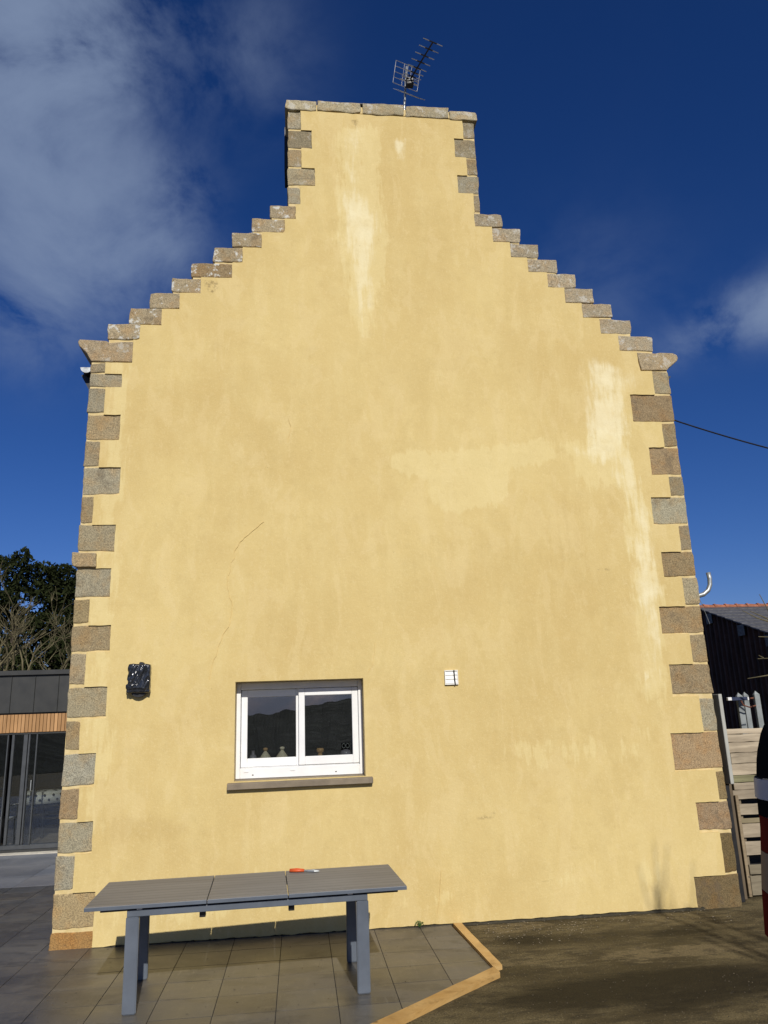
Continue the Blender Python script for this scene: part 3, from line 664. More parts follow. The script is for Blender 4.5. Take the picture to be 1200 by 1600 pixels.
for k, (x0, x1, z0, z1) in enumerate(SR): stone('step_stone', x0 - 0.004, x1, z0 + 0.004, z1 - 0.002, rnd.uniform(-0.010, 0.0), 0.53, (0.33, 0.30, 0.245), 0.55, amp=1.25)
x0, x1, z0, z1 = KK[0]
stone('kneeler_stone', 0, 0, 0, 0, -0.012, 0.53, (0.33, 0.28, 0.21), 0.4, prof=[(x1, z0), (x1, z1 - .012), (-1.95, z1 - .02), (-2.07, z1 - 0.035), (-2.10, z1 - 0.012), (-2.30, z1 - .004), (x0 + .01, z1), (x0 - 0.002, z1 - .03), (x0 + .015, z1 - .075), (x0 + 0.06, z1 - .115), (x0 + .105, z1 - .16), (x0 + 0.125, z1 - .205), (x0 + .155, z0)], seed=3)
x0, x1, z0, z1 = KK[1]
stone('kneeler_stone', 0, 0, 0, 0, -0.012, 0.53, (0.33, 0.28, 0.205), 0.5, prof=[(x0, z1), (4.28, z1 - .012), (4.33, z1 - .002), (4.50, z1), (x1 - .01, z1 - .02), (x1, z1 - .06), (x1 - .02, z1 - .10), (4.42, z0 + .035), (4.395, z0), (x0 + .03, z0)], seed=5)
for k, (x0, x1, z0, z1) in enumerate(CAP): stone('cap_stone', x0, x1, z0 + rnd.uniform(0, .008), z1 + rnd.uniform(-.012, .006), -0.030, 0.82, (0.36, 0.335, 0.26), 0.55, amp=1.6)
bm = bmesh.new(); box(bm, -0.09, 2.27, -0.010, 0.80, 9.29, 9.385); obj('cap_mortar', bm, 'mortar', house)
# rubble slate chips on the cap
for xa, xb, zz in ((0.68, 0.98, 9.436), (1.0, 1.25, 9.432), (0.35, 0.55, 9.434), (1.5, 1.66, 9.436)):
    bm = bmesh.new(); box(bm, xa, xb, -0.01, 0.4, zz, zz + 0.016, 0.003); obj('cap_slate', bm, 'slate', house)

# hairline cracks in the render
def crack(pts, w=0.0011):
    P = [Vector((x, 0, z)) for x, z in pts]; out = []
    for a, b in zip(P, P[1:]):
        n = max(2, int((b - a).length / 0.04))
        for k in range(n):
            p = a.lerp(b, k / n); out.append(p + Vector((noise.noise(p * 14) * .022, 0, noise.noise(p * 14 + Vector((5, 5, 5))) * .010)))
    bm = bmesh.new(); pr = None
    for i, p in enumerate(out):
        ww = w * (0.5 + 0.6 * abs(noise.noise(p * 20))) * (1 if 0 < i < len(out) - 1 else 0.2)
        a = bm.verts.new((p.x - ww / 2, -0.0225, p.z)); b = bm.verts.new((p.x + ww / 2, -0.0225, p.z))
        c = bm.verts.new((p.x - ww / 2, -0.012, p.z)); d = bm.verts.new((p.x + ww / 2, -0.012, p.z))
        if pr: bm.faces.new((pr[0], pr[1], b, a)); bm.faces.new((pr[0], pr[2], c, a)); bm.faces.new((pr[1], pr[3], d, b))
        pr = (a, b, c, d)
    obj('crack', bm, 'crack', house)
crack([(-0.36, 3.99), (-0.62, 3.77), (-0.69, 3.55), (-0.74, 3.32), (-0.68, 3.1), (-0.69, 2.93), (-0.8, 2.72), (-0.87, 2.48), (-0.90, 2.3)])
crack([(0.79, 2.70), (0.75, 2.46), (0.67, 2.35)]); crack([(1.36, 0.48), (1.32, 0.2), (1.30, 0.03)]); crack([(-0.1, 5.16), (-0.07, 5.07), (-0.12, 4.85)], .0016)
# dirt line where the wall meets the ground
bm = bmesh.new(); pr = None
x = -1.75
while x < 4.0:
    h = 0.000 + 0.013 * max(0, noise.noise(Vector((x * 5, 3, 0))) + 0.2) + 0.016 * max(0, noise.noise(Vector((x * 27, 8, 0))))
    y = -0.020 - 0.025 * abs(noise.noise(Vector((x * 19, 1, 0))))
    ring = [bm.verts.new((x, y, -0.012)), bm.verts.new((x, -0.019, h)), bm.verts.new((x, 0.005, h + .004))]
    if pr:
        for k in range(2): bm.faces.new((pr[k], pr[k + 1], ring[k + 1], ring[k]))
    pr = ring; x += 0.017
obj('base_dirt', bm, 'moss', house)

# --- window
win = bx('window', -0.635, 0.655, 0.235, 0.30, 1.392, 1.43, 'white_pvc', house, 0.002)   # bottom member of the fixed frame
win.name = 'window'
YF = 0.150
def member(name, x0, x1, z0, z1, y0, y1, mat='white_pvc', bev=0.004): return bx(name, x0, x1, y0, y1, z0, z1, mat, win, bev)
member('frame', -0.632, -0.590, 1.395, 2.331, YF, 0.25); member('frame', 0.610, 0.652, 1.395, 2.331, YF, 0.25)
member('frame', -0.5895, 0.6095, 2.262, 2.331, YF + .001, 0.25); member('frame', -0.5895, 0.6095, 1.395, 1.492, YF + .001, 0.25)
member('track', -0.588, 0.608, 1.4925, 1.500, YF + .02, 0.24)
def sash(x0, x1, z0, z1, y0, y1, st, rb):
    bm = bmesh.new()
    for a in ((x0, x0 + st, z0, z1), (x1 - st, x1, z0, z1)): box(bm, a[0], a[1], y0, y1, a[2], a[3], 0.004)
    for a in ((x0 + st + .0003, x1 - st - .0003, z1 - st - .01, z1 - .0005), (x0 + st + .0003, x1 - st - .0003, z0 + .0005, z0 + rb)): box(bm, a[0], a[1], y0 + .0006, y1, a[2], a[3], 0.004)
    s = obj('sash', bm, 'white_pvc', win)
    bx('pane', x0 + st + .0008, x1 - st - .0008, (y0 + y1) / 2 - .003, (y0 + y1) / 2 + .003, z0 + rb + .0008, z1 - st - .0108, 'glass', win, 0)
sash(-0.586, 0.030, 1.502, 2.259, 0.205, 0.242, 0.062, 0.082)
sash(-0.004, 0.606, 1.504, 2.257, 0.160, 0.200, 0.062, 0.082)
for x in (-0.47, 0.36): bx('drain_hole', x, x + .016, YF - .003, YF + .002, 1.425, 1.433, 'black_plastic', win, 0)
for x in (-0.55, -0.09): bx('drain_cap', x, x + .045, YF - .005, YF + .002, 1.455, 1.470, 'white_pvc', win, 0.001)
bm = bmesh.new()
vs = [bm.verts.new(p) for p in ((-0.695, -0.075, 1.312), (0.722, -0.075, 1.318), (0.722, -0.075, 1.372), (-0.695, -0.075, 1.368), (-0.695, 0.15, 1.312), (0.722, 0.15, 1.318), (0.722, 0.15, 1.394), (-0.695, 0.15, 1.394))]
for q in ((0, 1, 2, 3), (4, 5, 6, 7), (0, 1, 5, 4), (3, 2, 6, 7), (0, 3, 7, 4), (1, 2, 6, 5)): bm.faces.new([vs[i] for i in q])
bmesh.ops.bevel(bm, geom=bm.edges[:], offset=0.004, segments=1, affect='EDGES')
obj('window_sill', bm, 'sill', house)
# render returns of the reveal
bm = bmesh.new()
box(bm, -0.660, -0.6335, -0.012, YF, 1.38, 2.35); box(bm, 0.6535, 0.68, -0.012, YF, 1.38, 2.35); box(bm, -0.633, 0.653, -0.012, YF, 2.3335, 2.36)
obj('window_reveal', bm, 'mortar', house)
# the room behind
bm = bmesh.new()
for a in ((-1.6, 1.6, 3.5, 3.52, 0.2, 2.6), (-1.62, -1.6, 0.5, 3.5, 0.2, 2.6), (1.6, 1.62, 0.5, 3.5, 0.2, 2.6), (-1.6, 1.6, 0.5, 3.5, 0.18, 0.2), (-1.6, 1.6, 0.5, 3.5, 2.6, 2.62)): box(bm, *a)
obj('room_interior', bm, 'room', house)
bx('inner_sill', -0.634, 0.654, 0.252, 0.50, 1.49, 1.530, 'room', house, 0.003)
# eaves: gutters
def gutter(name, cx, zc, r, s, endmat):
    bm = bmesh.new(); n = 10; ra = []
    for y in (0.10, 9.6):
        ra.append([bm.verts.new((cx + r * math.cos(math.pi * k / n), y, zc - r * math.sin(math.pi * k / n))) for k in range(n + 1)] + [bm.verts.new((cx + (r - .006) * math.cos(math.pi * k / n), y, zc - (r - .006) * math.sin(math.pi * k / n))) for k in range(n, -1, -1)])
    m_ = len(ra[0])
    for k in range(m_): bm.faces.new((ra[0][k], ra[0][(k + 1) % m_], ra[1][(k + 1) % m_], ra[1][k]))
    g_ = obj(name, bm, 'black_plastic', house)
    bm = bmesh.new(); prism(bm, [(cx + (r + .004) * math.cos(math.pi * k / n), zc - (r + .004) * math.sin(math.pi * k / n)) for k in range(n + 1)], [], 0.085, 0.0995, keep=True)
    obj('gutter_end', bm, endmat, g_)
gutter('gutter', HL - 0.068, 5.80, 0.060, -1, 'galv')
gutter('gutter', HR + 0.036, 5.80, 0.034, 1, 'black_plastic')
bm = bmesh.new(); prism(bm, [(HL - .14, 5.77), (HL + .004, 5.83), (HL + .004, 5.50)], [], 0.55, 0.60, keep=True); obj('gutter_bracket', bm, 'black_plastic', house)
bm = bmesh.new(); prism(bm, [(HL - .15, 5.755), (HL + .004, 5.86), (HL + .004, 5.47)], [], 0.2, 0.25, keep=True); obj('gutter_bracket', bm, 'black_plastic', house)

# ------------------------------------------------------------------ things on the window ledge
def jar(x, y, h, r, mat, label, cat, prof, knob=None):
    bm = bmesh.new(); lathe(bm, [(a * r, b * h) for a, b in prof], (x, y, 1.5305), 20)
    o = obj(cat.replace(' ', '_'), bm, mat, None, True); tag(o, label, cat)
    if knob: bm = bmesh.new(); lathe(bm, [(a * r, b * h) for a, b in knob[1]], (x, y, 1.5305), 14); obj('knob', bm, knob[0], o, True)
    return o
YL = 0.31; zc = 1.0
jar(-0.470, YL, 0.125, 0.040, 'jar', 'small grey violet bottle at the left end of the ledge', 'bottle', [(0.9, 0), (1, .05), (1, .45), (.75, .62), (.4, .72), (.36, .95), (.5, 1.0)])
jar(-0.345, YL, 0.150, 0.082, 'glaze', 'cream ceramic lid beside the small violet bottle', 'ceramic lid', [(1, 0), (1, .12), (.86, .22), (.5, .52), (.25, .70), (.14, .78)], ('brown_glaze', [(.14, .78), (.3, .86), (.28, .96), (.1, 1.0)]))
jar(-0.175, YL, 0.155, 0.088, 'glaze', 'cream ceramic lid nearest the middle of the window', 'ceramic lid', [(1, 0), (1, .12), (.86, .22), (.5, .52), (.25, .70), (.14, .78)], ('glaze', [(.14, .78), (.3, .86), (.28, .96), (.1, 1.0)]))
jar(0.215, YL, 0.125, 0.062, 'brown_glaze', 'small tan wooden stand behind the right pane', 'ornament', [(1, 0), (1, .25), (.6, .35), (.35, .45), (.35, .62), (.62, .7), (.62, .92), (.5, 1.0)])
o = jar(0.480, YL, 0.15, 0.060, 'jar', 'grey glass bell with a wire loop at the right end of the ledge', 'glass bell', [(1, 0), (1, .1), (.95, .45), (.75, .62), (.3, .7)])
bm = bmesh.new()
for s in (-1, 1):
    rg_ = []
    for i in range(16):
        a = i * math.pi / 8; c_ = Vector((0.480 + s * .020, YL, 1.5305 + .138)); e_ = Vector((math.cos(a), 0, 1.3 * math.sin(a)))
        rg_.append([bm.verts.new(c_ + e_ * (.017 + .0035 * math.cos(b)) + Vector((0, .0035 * math.sin(b), 0))) for b in (0, 1.57, 3.14, 4.71)])
    for i in range(16):
        for k in range(4): bm.faces.new((rg_[i][k], rg_[(i + 1) % 16][k], rg_[(i + 1) % 16][(k + 1) % 4], rg_[i][(k + 1) % 4]))
obj('wire_loop', bm, 'galv', o)

# ------------------------------------------------------------------ wall lamp wrapped in a black bag
wl = thing('wrapped_wall_lamp', 'outdoor wall lamp wrapped in a crinkled shiny black plastic bag', 'wall lamp', (-1.565, -0.02, 2.39))
bm = bmesh.new(); box(bm, -0.105, 0.108, -0.085, 0.003, -0.138, 0.140, 0.02, 2)
bmesh.ops.subdivide_edges(bm, edges=[e for e in bm.edges if e.calc_length() > 0.05], cuts=30, use_grid_fill=True)
for v_ in bm.verts:
    p = v_.co.copy()
    q = Vector((p.x * 0.9 - p.z * 0.42, 0, p.z * 0.9 + p.x * 0.42))     # creases run up to the right
    rid = 1 - abs(noise.noise(Vector((q.x * 52, 0.3, q.z * 7)))) * 2
    rid2 = 1 - abs(noise.noise(Vector((p.x * 30, 4, p.z * 30)))) * 2
    wgt = 1 if p.y < -0.03 else 0.35
    v_.co.y -= wgt * (0.017 * rid + 0.005 * rid2 * (1 if p.x < 0 else .3))
    v_.co.x += 0.010 * noise.noise(p * 18 + Vector((9, 0, 0))) - (0.012 if p.z < -0.05 and p.x < 0 else 0)
    v_.co.z += 0.008 * noise.noise(p * 18)
    if p.z < -0.10: v_.co.y *= 0.86
obj('bag', bm, 'bag', wl, True)
bm = bmesh.new(); box(bm, -0.04, 0.012, -0.055, 0.0, 0.132, 0.162, 0.01, 1, mtx=Matrix.Rotation(R(12), 4, 'Y')); obj('bag_knot', bm, 'bag', wl)
bm = bmesh.new(); lathe(bm, [(0.088, 0), (0.088, 0.05)], (0, 0, 0), 24); bmesh.ops.transform(bm, matrix=Matrix.Translation((0.0, -0.045, -0.09)) @ Matrix.Rotation(R(90), 4, 'X') @ Matrix.Translation((0, 0, -0.045)), verts=bm.verts[:]); obj('lamp_housing', bm, 'black_plastic', wl)

# ------------------------------------------------------------------ vent grille
vg = thing('vent_grille', 'small square white vent grille with a black strap across it', 'vent', (1.568, -0.02, 2.315))
bm = bmesh.new()
for a in ((-.070, -.060, -.074, .074), (.060, .070, -.074, .074), (-.0598, .0598, .064, .074), (-.0598, .0598, -.074, -.060)): box(bm, a[0], a[1], -.018, .003, a[2], a[3], .002)
obj('frame', bm, 'white_paint', vg)
for k in range(3):
    z = 0.062 - k * 0.041; bm = bmesh.new()
    vs = [bm.verts.new(p) for p in ((-.0596, -.006, z), (.0596, -.006, z), (.0596, -.016, z - .036), (-.0596, -.016, z - .036), (-.0596, .002, z), (.0596, .002, z), (.0596, .002, z - .040), (-.0596, .002, z - .040))]
    for q in ((0, 1, 2, 3), (0, 1, 5, 4), (2, 3, 7, 6), (0, 3, 7, 4), (1, 2, 6, 5)): bm.faces.new([vs[i] for i in q])
    obj('slat', bm, 'white_paint', vg)
bm = bmesh.new(); box(bm, .026, .037, -.026, -.019, -.080, .074, .002, mtx=Matrix.Rotation(R(-2.5), 4, 'Y')); obj('strap', bm, 'black_plastic', vg)

# ------------------------------------------------------------------ tv antenna
AZ = 10.065
an = thing('tv_antenna', 'rake shaped television antenna on a metal mast behind the chimney top', 'antenna', (1.43, 0.33, 9.3))
def apart(name, pts, r, mat, par=an, n=6):
    pts = [Vector(p) - an.location for p in pts]
    return tb(name, pts, r, mat, par, n)
apart('mast', [(1.415, .33, 9.2), (1.43, .33, 9.75), (1.488, .33, 10.40)], 0.016, 'galv', n=8)
B0 = Vector((1.47, 0.30, AZ)); B1 = Vector((1.707, -0.40, AZ)); bd = (B1 - B0).normalized(); sd = Vector((0.95, 0.37, 0)).normalized()
boom = apart('boom', [B0 - bd * 0.06, B1], 0.011, 'black_plastic')
for u, w in ((1.0, .140), (.85, .141), (.70, .139), (.555, .137), (.42, .136), (.31, .134), (.22, .133), (.15, .132), (.09, .130)):
    c_ = B0 + (B1 - B0) * u - an.location
    e_ = tb('director', [c_ - sd * w, c_ + sd * w], 0.0055, 'alu', an, 5)
    tb('clamp', [c_ - sd * .055, c_ + sd * .055], 0.009, 'black_plastic', e_, 5)
bm = bmesh.new(); box(bm, -.05, .05, -.045, .045, -.055, .05, .012, 2, mtx=Matrix.Translation(B0 - an.location + Vector((.03, -.07, -.02)))); obj('junction_box', bm, 'black_plastic', an)
def grid_(name, A, B, rise, rows):
    bm = bmesh.new(); A = Vector(A) - an.location; B = Vector(B) - an.location; rise = Vector(rise)
    for k in range(rows): tube(bm, [A + rise * k / (rows - 1), B + rise * k / (rows - 1)], .0042, 5)
    for P in (A, B): tube(bm, [P, P + rise], .0045, 5)
    for u in (.35, .5, .65): p = A.lerp(B, u); tube(bm, [p, p + rise], .004, 5)
    obj(name, bm, 'alu', an)
ctr = Vector((1.46, .37, AZ))
hw = 0.185
grid_('reflector', ctr - sd * hw + Vector((0, .0, .04)), ctr + sd * hw + Vector((0, .0, .04)), bd * .12 + Vector((0, 0, .25)), 5)
grid_('reflector', ctr - sd * hw + Vector((0, .0, -.06)), ctr + sd * hw + Vector((0, .0, -.06)), bd * .19 + Vector((0, 0, -.20)), 6)

# ------------------------------------------------------------------ table
TX0, TX1, TY0, TY1, TZ = -1.535, 0.785, -1.808, -0.900, 0.712
tab = thing('garden_table', 'long grey extending garden table with broad blue grey metal legs', 'table', (-0.37, -1.45, 0), None, R(2.4))
def tp(name, x0, x1, y0, y1, z0, z1, mat, par=tab, bev=.004, lab=None):
    bm = bmesh.new(); box(bm, x0 - tab.location.x, x1 - tab.location.x, y0 - tab.location.y, y1 - tab.location.y, z0, z1, bev, 2)
    o = obj(name, bm, mat, par)
    if lab: o['label'] = lab
    return o
s1, s2 = -0.685, -0.100
for a, b in ((TX0, s1 - .003), (s1 + .003, s2 - .003), (s2 + .003, TX1)):
    o = tp('tabletop_panel', a, b, TY0, TY1, TZ - .026, TZ, 'table_board')
    tp('panel_edge', a, b, TY0 - .006, TY0 - .0003, TZ - .027, TZ - .002, 'table_metal', o, .002)
tp('slide_rail', TX0 + .10, TX1 - .06, TY0 + .05, TY0 + .085, TZ - .050, TZ - .0265, 'black_plastic')
tp('slide_rail', TX0 + .10, TX1 - .06, TY1 - .085, TY1 - .05, TZ - .050, TZ - .0265, 'black_plastic')
LX0, LX1, LY0, LY1 = -1.245, 0.490, -1.785, -0.975
tp('long_beam', LX0, LX1, LY0 + .002, LY0 + .05, 0.626, 0.670, 'table_metal', bev=.005)
tp('long_beam', LX0, LX1, LY1 - .05, LY1 - .002, 0.626, 0.670, 'table_metal', bev=.005)
tp('cross_beam', LX0 + .01, LX0 + .06, LY0 + .051, LY1 - .051, 0.628, 0.668, 'table_metal'); tp('cross_beam', LX1 - .06, LX1 - .01, LY0 + .051, LY1 - .051, 0.628, 0.668, 'table_metal')
def leg(xo, xi, y0, y1, s):
    """vertical flat leg, broad face to the front, wide at the foot; s = outer side sign"""
    bm = bmesh.new()
    prof = [(xo, 0.006), (xi, 0.006), (xi + s * .004, 0.6255), (xo, 0.6255)]
    prism(bm, [(x - tab.location.x, z) for x, z in prof], [], y0 - tab.location.y, y1 - tab.location.y, keep=True)
    bmesh.ops.bevel(bm, geom=[e for e in bm.edges if e.calc_face_angle(0) > .5], offset=.007, segments=2, affect='EDGES')
    l = obj('leg', bm, 'table_metal', tab)
    tp('foot_pad', min(xo, xi) + .01, max(xo, xi) - .01, y0 + .01, y1 - .01, 0.0045, 0.0065 + .001, 'black_plastic', l, 0)
    return l
leg(-1.250, -1.155, -1.785, -1.740, -1); leg(0.495, 0.400, -1.785, -1.740, 1)
leg(-1.290, -1.185, -1.02, -0.975, -1); leg(0.500, 0.400, -1.02, -0.975, 1)
for x in (-0.72, -0.075): tp('latch', x - .022, x + .022, LY0 + .055, LY0 + .11, 0.580, 0.625, 'black_plastic')
for x in (-1.16, 0.36): tp('spacer', x - .02, x + .02, LY0 + .004, LY0 + .03, 0.6705, 0.685, 'white_pvc')

# pliers
pz = TZ + .001
pi = thing('pliers', 'pliers with orange grips lying open on the rear edge of the table', 'pliers', (0.065, -1.01, pz))
for s in (-1, 1):
    tb('handle', [(-.150, .050 + s * .020, .012), (-.09, .037 + s * .022, .014), (-.03, .015 + s * .012, .013)], [.010, .012, .009], 'orange', pi, 8)
    tb('jaw', [(-.03, .012 - s * .003, .010), (.02, -.004 - s * .006, .010), (.055, -.012 - s * .022, .009), (.095, -.020 - s * .012, .008)], [.007, .010, .008, .003], 'galv', pi, 6)

# ------------------------------------------------------------------ rubble at the foot of the wall, weed, bits
bm = bmesh.new(); r3 = random.Random(3)
for k in range(300):
    x = r3.uniform(1.62, 4.1); y = -0.03 - abs(r3.gauss(0, .32)); s = r3.uniform(.002, .0065) * (1 if y > -.5 else .7)
    if r3.random() < .25: x = r3.uniform(1.7, 2.6); y = r3.uniform(-.8, -.25)
    if y < -1.4: continue
    m_ = Matrix.Translation((x, y, -0.006)) @ Matrix.Rotation(r3.uniform(0, 3), 4, 'Z')
    q = bmesh.ops.create_icosphere(bm, subdivisions=1, radius=s)
    for v_ in q['verts']: v_.co = m_ @ Vector((v_.co.x * r3.uniform(.9, 1.8), v_.co.y * r3.uniform(.7, 1.2), v_.co.z * .45))
o = obj('rubble', bm, 'pebble'); tag(o, 'small pale plaster crumbs scattered along the foot of the wall', None, None, 'stuff')
wd = thing('weed', 'tiny green weed growing where the patio meets the wall', 'weed', (1.13, -0.035, 0.004))
bm = bmesh.new()
for k in range(46):
    a = r3.uniform(0, 6.28); h = r3.uniform(.01, .055); rr = r3.uniform(0, .05)
    p = Vector((math.cos(a) * rr, math.sin(a) * rr * .4, h)); s = r3.uniform(.006, .012)
    u = Vector((r3.uniform(-1, 1), r3.uniform(-1, 1), r3.uniform(-.5, 1))).normalized() * s; w_ = Vector((r3.uniform(-1, 1), r3.uniform(-1, 1), r3.uniform(-1, 1))).normalized() * s * .6
    bm.faces.new([bm.verts.new(p - w_), bm.verts.new(p + u), bm.verts.new(p + w_), bm.verts.new(p - u)])
obj('leaves', bm, 'leaf_green', wd)
bm = bmesh.new()
for k in range(7): a = k; tube(bm, [(0, 0, 0), (math.cos(a) * .03, math.sin(a) * .012, .045)], .0015, 4)
obj('stem', bm, 'leaf_green', wd)

# stone chips of the yard surface, too many to count
vs = []; fs = []; r8 = random.Random(88)
for k in range(1500):
    x = r8.uniform(.6, 5.2); y = -0.05 - 3.4 * r8.random() ** 1.15; q_ = r8.uniform(.0022, .0060)
    d1 = E2[0][0] - E2[1][0]; d2 = E2[0][1] - E2[1][1]
    if x < 1.62 and (y > -1.45 or (x - E2[1][0]) * d2 - (y - E2[1][1]) * d1 < .12): continue
    a = r8.uniform(0, 6.28); n_ = len(vs); z = -0.011 + noise.noise(Vector((x * 0.8, y * 0.8, 3))) * 0.009
    for j_ in range(4):
        rr = q_ * r8.uniform(.6, 1.3); vs.append((x + rr * math.cos(a + j_ * 1.57), y + rr * math.sin(a + j_ * 1.57), z - .004))
    vs.append((x, y, z + q_ * .75)); fs += [(n_ + j_, n_ + (j_ + 1) % 4, n_ + 4) for j_ in range(4)]
o = pyobj('grit', vs, fs, simple('yard_grit', (0.070, 0.056, 0.034), 0.9, 0.7, 9)); tag(o, 'loose stone grit over the asphalt yard', None, None, 'stuff')
vs = []; fs = []
for k in range(150):
    x = r8.uniform(-2.9, 1.4); y = -0.03 - 2.2 * r8.random() ** 1.6; a = r8.uniform(0, 6.28); q_ = r8.uniform(.003, .008); n_ = len(vs)
    if x > 0.9 and y < -1.3: continue
    for j_, (u, w_) in enumerate(((1.6, 0), (0, .6), (-1.5, 0), (0, -.6))): vs.append((x + q_ * (u * math.cos(a) - w_ * math.sin(a)), y + q_ * (u * math.sin(a) + w_ * math.cos(a)), .0062 + (.003 if j_ == 1 else 0)))
    vs.append((x, y, .0075)); fs += [(n_ + j_, n_ + (j_ + 1) % 4, n_ + 4) for j_ in range(4)]
o = pyobj('litter', vs, fs, simple('dry_leaf_litter', (0.11, 0.085, 0.045), 0.9, 0.6, 9)); tag(o, 'tiny dry leaf bits scattered over the paving', None, None, 'stuff')

# ------------------------------------------------------------------ cable, bent pipe
def catenary(a, b, sag, n=24):
    a = Vector(a); b = Vector(b); return [a.lerp(b, i / n) - Vector((0, 0, sag * 4 * (i / n) * (1 - i / n))) for i in range(n + 1)]
bm = bmesh.new(); tube(bm, catenary((4.40, 1.9, 6.36), (13.0, 1.0, 4.75), 0.62, 40), .0105, 6)
# ties along the cable
cab = obj('overhead_cable', bm, 'black_plastic'); tag(cab, 'black overhead cable running off to the right from the house side', 'cable')
bp = tb('bent_pipe', [(4.39, 2.0, 3.395), (5.3, 2.0, 3.395), (5.46, 2.0, 3.402), (5.57, 2.0, 3.430), (5.645, 2.0, 3.485), (5.683, 2.0, 3.56), (5.692, 2.0, 3.65), (5.682, 2.0, 3.735)], 0.031, 'galv', None, 12)
tag(bp, 'galvanised pipe bent upward sticking out of the house side wall', 'pipe')
bm = bmesh.new(); tube(bm, catenary((5.50, 2.0, 3.37), (5.60, 2.0, 3.02), -.01, 8), .004, 4); obj('wire', bm, 'galv', bp)

# ------------------------------------------------------------------ right: post, pallet fence
gp_ = bx('grey_board', 4.520, 4.560, 0.10, 0.36, 1.135, 2.060, 'post_wood', None, .004, (1, 1, 1)); gp_.name = 'weathered_board'
tag(gp_, 'upright weathered grey board beside the house corner', 'board')
bm = bmesh.new(); box(bm, -.005, .028, .0, .10, 0, 1.128, .004); dp_ = obj('dark_post', bm, 'dark_post'); dp_.location = (4.555, 0.20, 0); dp_.rotation_euler = (0, 0, 0)
tag(dp_, 'dark brown upright timber below the weathered grey board', 'post')
bm = bmesh.new(); box(bm, 4.44, 4.52, .14, .30, -.01, 1.12, .004); dq = obj('dark_stake', bm, 'black_plastic'); tag(dq, 'black upright strip squeezed between house corner and brown timber', 'strip')
pf = thing('pallet_fence', 'fence made of weathered grey pallet boards right of the house', 'fence', (4.6, 0.34, 0))
rows = [(1.630, 1.684), (1.545, 1.626), (1.435, 1.540), (1.322, 1.430), (1.200, 1.317), (1.125, 1.194), (1.050, 1.122), (.955, 1.046), (.795, .905), (.712, .760), (.570, .706), (.395, .530), (.205, .300), (.005, .190)]
r4 = random.Random(11)
for k, (a, b) in enumerate(rows):
    bm = bmesh.new(); x0 = .075 + r4.uniform(-.02, .02) if k < 8 else .095 + r4.uniform(-.01, .03)
    box(bm, x0, 2.3, -.012 + r4.uniform(-.006, .006), .012, a, b, .003)
    bmesh.ops.subdivide_edges(bm, edges=[e for e in bm.edges if e.calc_length() > 1], cuts=24, use_grid_fill=True)
    for v_ in bm.verts: v_.co += Vector((0, noise.noise(v_.co * 5 + Vector((k, 0, 0))) * .004, noise.noise(Vector((v_.co.x * 6, k * 3, v_.co.z * 3))) * .006))
    t_ = r4.uniform(.85, 1.35); cc = (t_ * 1.04, t_ * .98, t_ * .88)
    if k == 5: cc = (.62, .66, .45)
    if k == 9: cc = (.7, .66, .5)
    if k >= 12: cc = (.6, .58, .5)
    obj('plank', bm, 'pallet_wood', pf, color=cc)
for x in (.10, .85, 1.6, 2.2):
    bm = bmesh.new(); box(bm, x, x + .05, .016, .09, 0, 1.66, .003); obj('upright', bm, 'pallet_wood', pf, color=(.55, .5, .42))
bm = bmesh.new(); box(bm, .0, 2.3, .16, .18, 0, 1.60, .002); obj('gap_shade_sheet', bm, 'black_plastic', pf)  # black sheet added behind the planks to stand in for shade in the gaps
bm = bmesh.new(); box(bm, .058, .092, -.045, -.014, 0, 1.0, .003); obj('batten', bm, 'pallet_wood', pf, color=(.75, .66, .52))

def steel_post(x, y, h, w, label):
    bm = bmesh.new(); box(bm, x - w / 2, x + w / 2, y, y + .05, 0, h)
    bmesh.ops.bevel(bm, geom=bm.edges[:], offset=.004, segments=1, affect='EDGES')
    o = obj('fence_post', bm, 'grey_post'); tag(o, label, 'post', 'grey posts behind the pallet fence')
    bm = bmesh.new(); q = [bm.verts.new(p) for p in ((x - w / 2, y, h + .001), (x + w / 2, y, h + .001), (x + w / 2, y + .05, h + .001), (x - w / 2, y + .05, h + .001))]; ap = bm.verts.new((x - w * .15, y + .02, h + .055))
    for k in range(4): bm.faces.new((q[k], q[(k + 1) % 4], ap))
    bm.faces.new(q); obj('point', bm, 'grey_post', o)
steel_post(6.175, 2.5, 2.05, .085, 'pointed grey post behind the blue bar, nearest the house')
steel_post(6.385, 2.7, 2.06, .075, 'pointed grey post between the two other grey posts')
steel_post(6.555, 2.7, 2.07, .080, 'pointed grey post farthest from the house')
br = thing('clamp_bar', 'dark blue bar with white ends hanging on the grey posts', 'bar', (6.05, 2.40, 2.02))
def bp2(n_, a, mat): bm = bmesh.new(); box(bm, *a, .004); return obj(n_, bm, mat, br)
bp2('bar', (-.07, .16, -.02, .02, -.025, .022), 'blue'); bp2('end_cap', (-.128, -.071, -.022, .022, -.022, .022), 'white_pvc'); bp2('end_cap', (.161, .182, -.022, .022, -.027, .022), 'white_pvc')
tb('hook', [(.05, -.03, -.02), (.08, -.03, -.09), (.16, -.03, -.12), (.26, -.03, -.10)], .010, 'rust', br, 5); tb('hook', [(.183, 0, .0), (.26, 0, .0)], .010, 'rust', br, 5)

